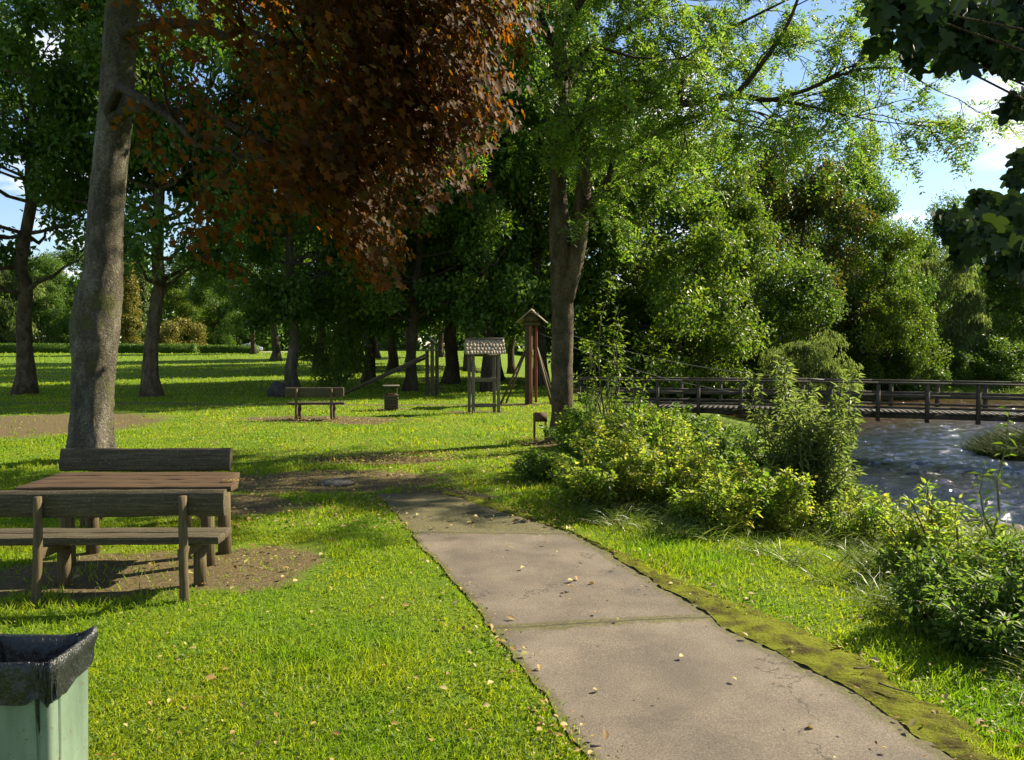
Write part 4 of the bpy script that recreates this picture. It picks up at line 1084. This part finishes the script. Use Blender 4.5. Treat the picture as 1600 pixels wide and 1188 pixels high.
# ------------------------------------------------------------------ benches and picnic table
def half_log(length, z0, z1, thick, seed, amp=0.014, nseg=26):
    """heavy slab with waney lower edge, along X, back face at y=0"""
    g = np.random.default_rng(seed)
    xs_ = np.linspace(-length / 2, length / 2, nseg)
    V = []
    for i, xx in enumerate(xs_):
        lo = z0 + (fbm(np.array([xx * 3.1]), np.array([0.5]), seed, 3)[0] - 0.5) * amp * 3.2
        hi = z1 + (fbm(np.array([xx * 2.3]), np.array([9.5]), seed, 3)[0] - 0.5) * amp
        t = thick; r = 0.25 * (hi - lo)
        for yy, zz_ in ((0, lo + r * 0.8), (0.012, lo + 0.01), (t * 0.5, lo), (t - 0.012, lo + 0.015), (t, lo + r), (t, hi - 0.02), (t - 0.015, hi), (0.03, hi + 0.003), (0.004, hi - 0.02), (-0.004, (lo + hi) / 2)):
            V.append((xx, yy + g.normal() * 0.0015, zz_ + g.normal() * 0.001))
    k = 10; F = []
    for i in range(nseg - 1):
        for j in range(k):
            j2 = (j + 1) % k; F.append((i * k + j, (i + 1) * k + j, (i + 1) * k + j2, i * k + j2))
    F.append(tuple(range(k))); F.append(tuple((nseg - 1) * k + j for j in range(k))[::-1])
    return MB().add(V, F)

def plank(length, y0, y1, z0, z1, seed, sag=0.004):
    g = np.random.default_rng(seed)
    n_ = 14; V = []
    for xx in np.linspace(-length / 2, length / 2, n_):
        dz = g.normal() * 0.0018; e0, e1 = g.normal() * 0.002, g.normal() * 0.002
        V += [(xx, y0 + e0, z0 + dz), (xx, y1 + e1, z0 + dz), (xx, y1 + e1, z1 + dz - 0.003), (xx, (y0 + y1) / 2, z1 + dz), (xx, y0 + e0, z1 + dz - 0.003)]
    F = []
    for i in range(n_ - 1):
        for j in range(5):
            j2 = (j + 1) % 5; F.append((i * 5 + j, i * 5 + j2, (i + 1) * 5 + j2, (i + 1) * 5 + j))
    F.append((4, 3, 2, 1, 0)); F.append(tuple((n_ - 1) * 5 + j for j in range(5)))
    return MB().add(V, F)

def bench(name, label, x, y, rz, length=1.85, post_x=0.52, back=(0.61, 0.81), group='log benches', seed=1, tilt=0.0, posts=None, seat_dx=0.0):
    o = empty(name, (x, y, Hs(x, y)), label, 'bench', group, rz)
    bk = half_log(length, back[0], back[1], 0.085, seed)
    b = bk.build('backrest', M['wood_dark'], o, bevel=0.004)
    if tilt: b.rotation_euler = (tilt, 0, 0); b.location = (0, math.sin(tilt) * back[0], (1 - math.cos(tilt)) * back[0])
    a1 = plank(length * 0.99, 0.10, 0.255, 0.385, 0.445, seed + 1).build('seat_plank', M['wood_dark'], o, bevel=0.006)
    a2 = plank(length * 0.985, 0.268, 0.425, 0.388, 0.447, seed + 2).build('seat_plank', M['wood_dark'], o, bevel=0.006)
    a1.location.x = a2.location.x = seat_dx
    for s_ in (-1, 1):
        px_ = posts[(s_ + 1) // 2] if posts else s_ * post_x
        P = wiggle(np.array([px_ + s_ * 0.012, -0.075, -0.12]), np.array([px_, -0.036, back[1] - 0.03]), 8, 0.01, np.random.default_rng(seed + 5 + s_))
        MB().tube(P, np.linspace(0.036, 0.030, 8), 10, wob=0.05).build('post', M['wood_post'], o, True)
        MB().tube([(px_ - 0.02, 0.33, -0.1), (px_ - 0.02, 0.33, 0.15), (px_ - 0.02, 0.33, 0.31)], 0.05, 12, wob=0.04).build('leg', M['wood_post'], o, True)
        MB().box((px_ - 0.02, 0.2, 0.347), (0.06, 0.46, 0.074)).build('bearer', M['wood_post'], o, bevel=0.005)
    return o

nb = at_y(165, 937, 5.7)
bench('picnic_bench', 'heavy log picnic bench nearest the camera, seen from its back', -3.11, 5.68, R(1.5), 1.9, 0.52, (0.615, 0.815), 'picnic benches', 3, posts=(-0.40, 0.66), seat_dx=-0.07)
bench('picnic_bench', 'picnic bench facing us across the table, at the foot of the copper maple', -3.92, 8.2, R(181.5), 1.80, 0.52, (0.53, 0.775), 'picnic benches', 23, tilt=R(14))
bench('park_bench', 'weathered log bench on its own on the middle of the lawn', -4.95, 19.2, R(2), 1.45, 0.43, (0.58, 0.83), None, 43)
tx, ty = -3.24, 6.78
tb_ = empty('picnic_table', (tx, ty, Hs(tx, ty)), 'brown plank picnic table between the two log benches', 'table', rz=R(1.0))
mb = MB()
for k in range(4):
    q = plank(1.80 - 0.05 * k, -0.385 + k * 0.194, -0.385 + k * 0.194 + 0.184, 0.672, 0.722, 60 + k)
    mb.add(np.vstack(q.V) + np.array([-0.03 - 0.035 * k, 0, 0]), q.F)
mb.build('tabletop', M['wood_table'], tb_, bevel=0.004)
for s_ in (-1, 1):
    mb = MB().box((s_ * 0.6, 0, 0.63), (0.07, 0.70, 0.08)); mb.build('bearer', M['wood_dark'], tb_, bevel=0.005)
    for yy in (-0.2, 0.2):
        MB().tube([(s_ * 0.6, yy, -0.12), (s_ * 0.6, yy, 0.3), (s_ * 0.6, yy, 0.592)], [0.062, 0.058, 0.056], 12, wob=0.03).build('leg', M['wood_post'], tb_, True)
# yellow leaf stalk lying on the table
gl = np.random.default_rng(4)
tl = empty('fallen_leaf', (-2.46, 6.62, 0.727 + Hs(tx, ty)), 'yellow leaf spray lying on the right end of the picnic table', 'leaf')
MB().tube([(-0.07, -0.01, 0.004), (0, 0.0, 0.006), (0.08, 0.012, 0.005)], 0.0022, 5).build('stalk', M['litter'], tl)
kx = np.linspace(-0.05, 0.08, 10)
leaf_obj('leaflet', np.stack([kx, kx * 0.1, np.full(10, 0.006)], 1), np.stack([np.full(10, 0.5), np.tile([1, -1], 5), np.full(10, 0.15)], 1), np.tile([0.0, 0.1, 1.0], (10, 1)), 0.05, 0.022, M['litter'], tl, world=False)

# flat stone slabs in the worn patch by the table
def rock(name, label, x, y, rx, ry, rz_, seed, mat='stone', cat='rock', group=None, sink=0.3):
    g = np.random.default_rng(seed)
    z = max(Hs(x, y), WATER - 0.15)
    th = np.linspace(0, PI, 12); ph = np.arange(20) * 2 * PI / 20
    V = []
    for a_ in th:
        for b_ in ph:
            n_ = np.array([math.sin(a_) * math.cos(b_), math.sin(a_) * math.sin(b_), math.cos(a_)])
            k_ = 0.8 + 0.45 * (fbm(np.array([n_[0] * 1.7 + n_[2] + seed]), np.array([n_[1] * 1.7 - n_[2] * 0.8]), seed, 4)[0])
            V.append(n_ * k_ * np.array([rx, ry, rz_]) + np.array([0, 0, rz_ * (1 - 2 * sink)]))
    F = []
    for i in range(11):
        for j in range(20):
            j2 = (j + 1) % 20; F.append((i * 20 + j, (i + 1) * 20 + j, (i + 1) * 20 + j2, i * 20 + j2))
    o = MB().add(V, F).build(name, M[mat], None, True)
    o.location = (x, y, z)
    return tag(o, label, cat, group)
rock('boulder', 'dark boulder beside the grey tree trunk behind the bench', -8.75, 28.6, 0.36, 0.32, 0.36, 3, 'stone_dark', cat='boulder', sink=0.25)
q = gpt(525, 757)
rock('flat_stone', 'flat pale stone slab let into the worn patch before the path', q[0], q[1], 0.22, 0.16, 0.05, 8)
for k, (px, py, sz, tx_) in enumerate([(1492, 838, 0.22, 'left one'), (1540, 830, 0.34, 'largest, in the middle'), (1583, 836, 0.26, 'right one')]):
    q = at_z(px, py, WATER + 0.05)
    rock('shore_rock', 'grey rock at the water edge, %s of three' % tx_, q[0], q[1], sz, sz * 0.8, sz * 0.55, 20 + k, group='rocks at the water edge')

# ------------------------------------------------------------------ shingled notice frame
nx0, ny0 = (757 - 800) / FPX * 21.9, 21.9
nf = empty('notice_frame', (nx0, ny0, Hs(nx0, ny0)), 'empty wooden notice frame with shingled gable roof on the lawn', 'notice frame', rz=R(7))
for sx in (-1, 1):
    for sy, off in ((-0.12, 0.03), (0.12, -0.07)):
        MB().box((sx * 0.36 + off * 1.0, sy, 0.78), (0.085, 0.085, 1.76)).build('post', M['wood_grey'], nf, bevel=0.006)
for zz_, th in ((0.93, 0.11), (0.20, 0.11)):
    MB().box((-0.02, 0, zz_), (0.72, 0.05, th)).build('crossbar', M['wood_grey'], nf, bevel=0.004)
MB().box((-0.02, 0, 1.63), (0.9, 0.07, 0.07)).build('purlin', M['wood_dark'], nf)
def shingle_slope(sign, w, run, z_ridge, drop, rows, seed):
    g = np.random.default_rng(seed); mb = MB()
    sl = math.atan2(drop, run); L_ = math.hypot(run, drop)
    for r_ in range(rows):
        xx = -w / 2
        while xx < w / 2 - 0.02:
            ww_ = min(0.07 + 0.05 * g.random(), w / 2 - xx)
            d0 = L_ * r_ / rows - 0.02; d1 = L_ * (r_ + 1) / rows + 0.05 + g.normal() * 0.012
            dm = (d0 + d1) / 2
            Mx = Matrix.Rotation(-sign * (sl - 0.05), 3, 'X') if False else Matrix.Rotation(sign * (sl - 0.06), 3, 'X')
            mb.box((xx + ww_ / 2, -sign * dm * math.cos(sl), z_ridge - dm * math.sin(sl) + 0.012 + g.normal() * 0.003), (ww_ - 0.006, d1 - d0, 0.014), Mx)
            xx += ww_
    return mb
rf = shingle_slope(1, 1.12, 0.42, 2.09, 0.40, 4, 5).build('roof', M['shingle'], nf)
shingle_slope(-1, 1.12, 0.42, 2.09, 0.40, 4, 6).build('roof', M['shingle'], nf)
MB().box((0, 0, 2.115), (1.14, 0.10, 0.022)).build('ridge_board', M['wood_grey'], nf)
for sx in (-1, 1):
    for sg in (-1, 1):
        MB().bar((sx * 0.40, 0, 2.05), (sx * 0.40, sg * 0.40, 1.66), 0.05, 0.06).build('rafter', M['wood_dark'], nf)

# ------------------------------------------------------------------ red posted tower
tx0, ty0 = (829 - 800) / FPX * 25, 25.0
tw = empty('cable_tower', (tx0, ty0, Hs(tx0, ty0)), 'tall red brown posted cable tower with small gable roof by the ash', 'tower', rz=R(-6))
for xx, yy, mt_, w_ in ((-0.11, 0.0, 'wood_dark', 0.14), (0.0, -0.1, 'wood_red', 0.085), (0.16, 0.25, 'wood_red', 0.085), (-0.02, 0.34, 'wood_dark', 0.12)):
    MB().box((xx, yy, 1.3), (w_, w_, 2.8 if mt_ == 'wood_dark' else 2.5)).build('post', M[mt_], tw, bevel=0.006)
MB().box((0.03, 0.12, 2.62), (0.5, 0.5, 0.10)).build('head_beam', M['wood_dark'], tw, bevel=0.006)
for sg in (-1, 1):
    mb = MB()
    for k in range(5):
        yy = -0.34 + k * 0.225
        mb.bar((0.04 + sg * -0.03, yy + 0.12, 3.09), (0.04 + sg * 0.48, yy + 0.12, 2.66), 0.215, 0.03)
    mb.build('roof', M['shingle'], tw)
MB().box((0.04, -0.2, 2.83), (0.46, 0.04, 0.26)).build('gable_board', M['wood_dark'], tw)
for (x0, y0, z0, x1, y1, z1) in [(-0.18, -0.05, 1.75, -0.98, -0.35, -0.05), (-0.18, 0.25, 1.72, -0.86, 0.25, -0.05), (0.2, 0.0, 1.85, 0.72, -0.3, -0.05), (0.2, 0.3, 1.8, 0.82, 0.25, -0.05)]:
    MB().bar((x0, y0, z0), (x1, y1, z1), 0.06, 0.06).build('brace', M['wood_post'], tw)

# dark timber frame with sloping beams
fx0, fy0 = (676 - 800) / FPX * 29, 29.0
df = empty('timber_frame', (fx0, fy0, Hs(fx0, fy0)), 'dark timber frame with two long beams sloping down to the left', 'timber frame')
for xx, yy, h_ in ((-0.22, 0.1, 1.72), (0.0, -0.15, 2.0), (0.14, 0.25, 1.95)):
    MB().box((xx, yy, h_ / 2 - 0.05), (0.13, 0.13, h_)).build('post', M['wood_dark'], df, bevel=0.006)
MB().box((-0.12, 0.05, 1.72), (0.62, 0.6, 0.05)).build('cap_board', M['wood_grey'], df)
mb = MB(); mb.bar((-0.12, 0, 2.22), (0.14, 0, 1.95), 0.42, 0.03); mb.build('roof', M['shingle'], df)
for yy, dz in ((-0.22, 0), (0.3, -0.1)):
    MB().bar((-0.2, yy, 1.55 + dz), (-3.35, yy - 1.0, 0.03), 0.09, 0.09).build('beam', M['wood_dark'], df)

# cables from the red tower to the bridge
def cable(label, a, b_, sag, r=0.008):
    a, b_ = np.array(a), np.array(b_); t = np.linspace(0, 1, 18)[:, None]
    P = a * (1 - t) + b_ * t; P[:, 2] -= np.sin(t[:, 0] * PI) * sag
    o = empty('cable', a, label, 'cable', 'cables of the red tower')
    MB().tube(P, r, 6).build('wire', M['cable'], o, True, True)
cable('upper cable running from the red tower down to the bridge rail', (tx0 + 0.3, ty0, 2.55), (9.6, 23.6, 0.85), 0.35)
cable('lower cable running from the red tower down to the bridge deck', (tx0 + 0.3, ty0 + 0.2, 2.3), (7.8, 24.4, 0.3), 0.3)

# ------------------------------------------------------------------ litter bin with slats
lx, ly = (611 - 800) / FPX * 22.6, 22.6
lb = empty('litter_bin', (lx, ly, Hs(lx, ly)), 'dark slatted litter bin with flat lid on the lawn', 'litter bin', rz=R(8))
mb = MB()
for k in range(5):
    for sg in (-1, 1):
        mb.box((sg * 0.19, 0, 0.07 + k * 0.085), (0.03, 0.43, 0.068)); mb.box((0, sg * 0.2, 0.07 + k * 0.085), (0.345, 0.03, 0.068))
mb.build('slat_body', M['wood_dark'], lb, bevel=0.005)
MB().lathe([(0.15, 0.02), (0.165, 0.47), (0.17, 0.475), (0.155, 0.45)], 20).build('liner', M['rust'], lb, True)
for sx in (-1, 1): MB().box((sx * 0.16, 0.16, 0.34), (0.035, 0.035, 0.72)).build('post', M['wood_dark'], lb)
MB().box((0, 0.02, 0.712), (0.48, 0.48, 0.028)).build('lid', M['wood_grey'], lb, bevel=0.005)

# ------------------------------------------------------------------ little barbecue on legs
bx_, by_ = (844 - 800) / FPX * 15.5, 15.5
bq = empty('barbecue', (bx_, by_, Hs(bx_, by_)), 'small rusty box barbecue on thin legs beside the ash trunk', 'barbecue', rz=R(4))
mb = MB()
mb.box((0, -0.115, 0.46), (0.26, 0.012, 0.17)); mb.box((0, 0.115, 0.46), (0.26, 0.012, 0.17))
mb.box((-0.124, 0, 0.46), (0.012, 0.218, 0.17)); mb.box((0.124, 0, 0.46), (0.012, 0.218, 0.17)); mb.box((0, 0, 0.381), (0.236, 0.218, 0.012))
mb.build('fire_box', M['rust'], bq)
for sx in (-1, 1):
    for sy in (-1, 1): MB().box((sx * 0.115, sy * 0.10, 0.17), (0.024, 0.024, 0.42)).build('leg', M['rust'], bq)
mb = MB()
for k in range(7): mb.bar((-0.10 + k * 0.033, -0.108, 0.52), (-0.10 + k * 0.033, 0.108, 0.52), 0.006, 0.006)
mb.build('grate', M['rust'], bq)

# ------------------------------------------------------------------ footbridge
A = np.array([1.9, 25.9, -0.10]); D = np.array([12.15, -4.3, 0.0]); D /= np.linalg.norm(D)
Nn = np.array([-D[1], D[0], 0.0])          # points away from the camera
LEN, WID = 19.0, 1.7
br = empty('footbridge', A + np.array([0, 0, -0.1]), 'long low wooden footbridge with post and rail sides over the river', 'bridge')
def bp(s_, w_, z_): return A + D * s_ + Nn * w_ + np.array([0, 0, z_])
def camber(s_): return 0.05 * math.sin(PI * s_ / LEN)
mb = MB(); ns = int(LEN / 0.16)
for k in range(ns):
    s_ = (k + 0.5) * LEN / ns
    mb.bar(bp(s_, 0.0, camber(s_) - 0.03), bp(s_, WID, camber(s_) - 0.03), LEN / ns - 0.012, 0.045)
mb.build('deck', M['wood_bridge'], br, world=True)
def run(name, w_, z_, th, ht, seg=10, mat='wood_bridge'):
    mb = MB()
    for k in range(seg):
        s0, s1 = k * LEN / seg, (k + 1) * LEN / seg
        mb.bar(bp(s0, w_, z_ + camber(s0)), bp(s1, w_, z_ + camber(s1)), th, ht)
    return mb.build(name, M[mat], br, world=True)
for w_ in (0.18, WID - 0.18): run('girder', w_, -0.13, 0.14, 0.15)
for w_ in (-0.02, WID + 0.02):
    sgn = -1 if w_ < 0 else 1
    run('handrail', w_, 0.845, 0.13, 0.05)
    run('rail', w_ + sgn * -0.055, 0.46, 0.04, 0.10)
    run('rail', w_ + sgn * -0.055, 0.12, 0.04, 0.07)
    npst = 15
    for k in range(npst):
        s_ = 0.4 + k * (LEN - 0.8) / (npst - 1) + (0.55 if sgn > 0 else 0) * (k < npst - 1)
        c_ = camber(s_)
        MB().bar(bp(s_, w_ + sgn * 0.01, -0.30 + c_), bp(s_, w_ + sgn * 0.01, 0.818 + c_), 0.10, 0.09).build('post', M['wood_bridge'], br, world=True)
for s_ in (6.6, 15.2):
    for w_ in (0.18, WID - 0.18):
        p0 = bp(s_, w_, -0.3)
        MB().tube([p0 - np.array([0, 0, 2.0]), p0 - np.array([0, 0, 1.0]), p0 + np.array([0, 0, 0.0])], 0.11, 12).build('pile', M['wood_bridge'], br, True, True)

# ------------------------------------------------------------------ green litter drum with black liner, foreground
dx0, dy0 = -1.945, 2.95
dr_ = empty('waste_bin', (dx0, dy0, Hs(dx0, dy0)), 'boxy green metal bin with black bag folded over its rim', 'waste bin')
m, n, l, p = new_mat('green_paint')
t1 = noise(n, l, 6, 6, 0.65, stretch=(1, 1, 0.25)); r1_ = ramp(n, [(0.075, 0.115, 0.078), (0.125, 0.175, 0.125), (0.19, 0.24, 0.185)], [0.3, 0.5, 0.7]); l.new(t1.outputs['Fac'], r1_.inputs[0])
t2 = noise(n, l, 42, 4, 0.7); r2_ = ramp(n, [(0, 0, 0), (1, 1, 1)], [0.62, 0.67]); l.new(t2.outputs['Fac'], r2_.inputs[0])
mm = n.new('ShaderNodeMix'); mm.data_type = 'RGBA'; mm.inputs['B'].default_value = (0.13, 0.07, 0.035, 1)
l.new(r2_.outputs[0], mm.inputs['Factor']); l.new(r1_.outputs[0], mm.inputs['A']); l.new(mm.outputs['Result'], p.inputs['Base Color'])
p.inputs['Roughness'].default_value = 0.5
b = n.new('ShaderNodeBump'); b.inputs['Strength'].default_value = 0.2; b.inputs['Distance'].default_value = 0.004
l.new(t2.outputs['Fac'], b.inputs['Height']); l.new(b.outputs[0], p.inputs['Normal'])
M['green'] = m
S_ = 320; an = np.arange(S_) * 2 * PI / S_
HX, HY = 0.225, 0.150
def rrect(o_):
    """rounded rectangle loop grown by o_ (scalar or per point)"""
    c_, s_ = np.cos(an), np.sin(an)
    return np.sign(c_) * np.abs(c_) ** 0.22 * (HX + o_), np.sign(s_) * np.abs(s_) ** 0.22 * (HY + o_)
V = []
for z_ in np.linspace(0, 0.715, 14):
    bx0, by0 = rrect(-0.012 * (1 - z_ / 0.715))
    rib = -0.006 * ((np.abs(((bx0 + 5) % 0.09) - 0.045) < 0.006) * (np.abs(by0) > HY - 0.03) + (np.abs(((by0 + 5) % 0.075) - 0.0375) < 0.006) * (np.abs(bx0) > HX - 0.03))
    bx0, by0 = rrect(-0.012 * (1 - z_ / 0.715) + rib)
    V.append(np.stack([bx0, by0, np.full(S_, z_)], 1))
V = np.vstack(V); F = []
for i in range(13):
    for j in range(S_):
        j2 = (j + 1) % S_; F.append((i * S_ + j, i * S_ + j2, (i + 1) * S_ + j2, (i + 1) * S_ + j))
F.append(tuple(range(S_))[::-1])
MB().add(V, F).build('bin_body', M['green'], dr_, True)
m, n, l, p = new_mat('black_bag')
p.inputs['Base Color'].default_value = (0.010, 0.012, 0.012, 1); p.inputs['Roughness'].default_value = 0.42
t1 = noise(n, l, 16, 5, 0.6, stretch=(1, 1, 0.5)); b = n.new('ShaderNodeBump'); b.inputs['Strength'].default_value = 0.9; b.inputs['Distance'].default_value = 0.04
l.new(t1.outputs['Fac'], b.inputs['Height']); l.new(b.outputs[0], p.inputs['Normal'])
M['bag'] = m
# liner: from deep inside, over the rim, down outside, creased
prof = [(-0.12, 0.30), (-0.07, 0.34), (-0.035, 0.45), (-0.022, 0.58), (-0.016, 0.67), (-0.006, 0.722), (0.004, 0.728), (0.012, 0.715), (0.014, 0.68), (0.013, 0.645), (0.012, 0.61), (0.016, 0.575)]
wrap = 1 - np.exp(-np.minimum(an, 2 * PI - an) * 4)
corner = np.exp(-((an - 0.62) / 0.5) ** 2)
V = []
for i, (r_, z_) in enumerate(prof):
    w1 = ((fbm(an * 2.4 + 3, np.full(S_, i * 0.35), 51, 4) - 0.5) + 0.7 * (fbm(an * 9 + i * 0.5, np.full(S_, i * 0.2), 52, 3) - 0.5)) * wrap
    ox, oy = rrect(r_ + w1 * (0.13 if 0 < i < 5 else 0.018 if i < 8 else 0.032) + corner * (0.006 if i >= 6 else 0))
    zz_ = z_ + w1 * (0.08 if i < 5 else 0.03) + corner * (0.012 if 4 < i < 8 else 0)
    if i >= 7: zz_ = zz_ + (i - 6) / 5.0 * (0.135 * corner + 0.07 * (fbm(an * 2.2, np.zeros(S_), 57, 4) - 0.5) * wrap)
    V.append(np.stack([ox, oy, zz_], 1))
V = np.vstack(V); F = []
for i in range(len(prof) - 1):
    for j in range(S_):
        j2 = (j + 1) % S_; F.append((i * S_ + j, i * S_ + j2, (i + 1) * S_ + j2, (i + 1) * S_ + j))
F.append(tuple(range(S_))[::-1])
MB().add(V, F).build('bag_liner', M['bag'], dr_, True)

# ------------------------------------------------------------------ far side of the meadow: hedges, car, signpost
def hedge(label, px0, px1, yy, h_, seed):
    g = np.random.default_rng(seed)
    x0, x1 = (px0 - 800) / FPX * yy, (px1 - 800) / FPX * yy
    z = Hs((x0 + x1) / 2, yy)
    o = empty('hedge', ((x0 + x1) / 2, yy, z), label, 'hedge', 'clipped hedges beyond the meadow')
    MB().box((0, 0, h_ * 0.46), (x1 - x0 - 0.3, 1.0, h_ * 0.9)).build('core', M['leaf_wood'], o)
    n_ = int(abs(x1 - x0) * 170)
    P = np.stack([g.uniform(-(x1 - x0) / 2, (x1 - x0) / 2, n_), g.uniform(-0.62, 0.62, n_), g.random(n_) * h_], 1)
    fc = g.random(n_); P[:, 1] = np.where(fc < 0.5, -0.6 + g.normal(size=n_) * 0.06, P[:, 1]); P[:, 2] = np.where(fc >= 0.5, h_ + g.normal(size=n_) * 0.07, P[:, 2])
    leaf_obj('foliage', P, rdir(g, n_), rdir(g, n_) + np.array([0, -0.5, 0.6]), 0.22, 0.15, M['leaf_oak'], o, world=False)
hedge('long clipped hedge left of the copper maple trunk', -40, 118, 114, 1.3, 1)
hedge('clipped hedge between copper maple trunk and leaning trunk', 178, 308, 112, 1.25, 2)
hedge('clipped hedge just below the parked car', 314, 405, 110, 1.05, 3)
cx0, cy0 = (390 - 800) / FPX * 128, 128.0
cr_ = empty('parked_car', (cx0, cy0, Hs(cx0, cy0)), 'silver car parked beyond the far hedge', 'car', rz=R(20))
M['car_paint'] = surf_mat('car_paint', [(0.50, 0.52, 0.55), (0.56, 0.58, 0.60)], 2, 0.25, 0, metal=0.5)
M['car_glass'] = surf_mat('car_glass', [(0.02, 0.025, 0.03), (0.03, 0.035, 0.04)], 2, 0.08, 0, spec=0.6)
M['tyre'] = surf_mat('tyre', [(0.015, 0.015, 0.015), (0.025, 0.025, 0.025)], 5, 0.9, 0)
prof = [(-2.1, 0.35), (-2.12, 0.75), (-1.85, 0.95), (-1.25, 1.0), (-0.6, 1.42), (0.55, 1.46), (1.35, 1.05), (2.0, 0.85), (2.12, 0.6), (2.1, 0.33)]
def extr(prof, w_, taper):
    V = []
    for sg in (-1, 1):
        for px_, pz in prof: V.append((px_, sg * (w_ - (taper if pz > 1.1 else 0)), pz))
    k = len(prof); F = [tuple(range(k))[::-1], tuple(range(k, 2 * k))]
    for j in range(k): F.append((j, (j + 1) % k, k + (j + 1) % k, k + j))
    return MB().add(V, F)
extr(prof, 0.86, 0.16).build('body', M['car_paint'], cr_, bevel=0.05)
for sg in (-1, 1):
    MB().add([(-1.0, sg * 0.865, 1.05), (1.05, sg * 0.865, 1.05), (0.5, sg * 0.72, 1.38), (-0.5, sg * 0.72, 1.36)], [(0, 1, 2, 3)] if sg < 0 else [(3, 2, 1, 0)]).build('side_window', M['car_glass'], cr_).location = (0, sg * 0.012, 0)
    for xx in (-1.3, 1.32):
        MB().tube([(xx, sg * 0.70, 0.32), (xx, sg * 0.89, 0.32)], 0.32, 20).build('wheel', M['tyre'], cr_, True)
MB().add([(1.33, -0.68, 1.08), (1.33, 0.68, 1.08), (0.60, 0.6, 1.43), (0.60, -0.6, 1.43)], [(0, 1, 2, 3)]).build('windscreen', M['car_glass'], cr_).location = (0.03, 0, 0.03)
sx0, sy0 = (464.5 - 800) / FPX * 96, 96.0
sp = empty('signpost', (sx0, sy0, Hs(sx0, sy0)), 'slim blue and white post sign in the meadow behind the grey trunk', 'sign')
M['blue'] = surf_mat('blue', [(0.03, 0.16, 0.5), (0.04, 0.2, 0.55)], 2, 0.5, 0); M['white'] = surf_mat('white', [(0.75, 0.75, 0.75), (0.8, 0.8, 0.8)], 2, 0.5, 0)
MB().box((0, 0, 0.55), (0.30, 0.12, 1.1)).build('blue_panel', M['blue'], sp)
MB().box((0, 0, 1.3), (0.30, 0.12, 0.4)).build('white_panel', M['white'], sp)

# small sticks on the moss
for k, (px, py, ln, an_, tx_) in enumerate([(1402, 1095, 0.2, -0.7, 'curved stick on the moss at the right of the path'), (1350, 1060, 0.12, 0.4, 'short dark stick on the moss verge')]):
    q = gpt(px, py)
    o = empty('stick', (q[0], q[1], q[2] + 0.055), tx_, 'stick', 'sticks on the moss', rz=an_)
    t = np.linspace(-1, 1, 8)
    MB().tube(np.stack([t * ln / 2, 0.02 * t * t, 0.006 + 0 * t], 1), np.linspace(0.006, 0.003, 8), 6).build('twig', M['twig'], o, True)
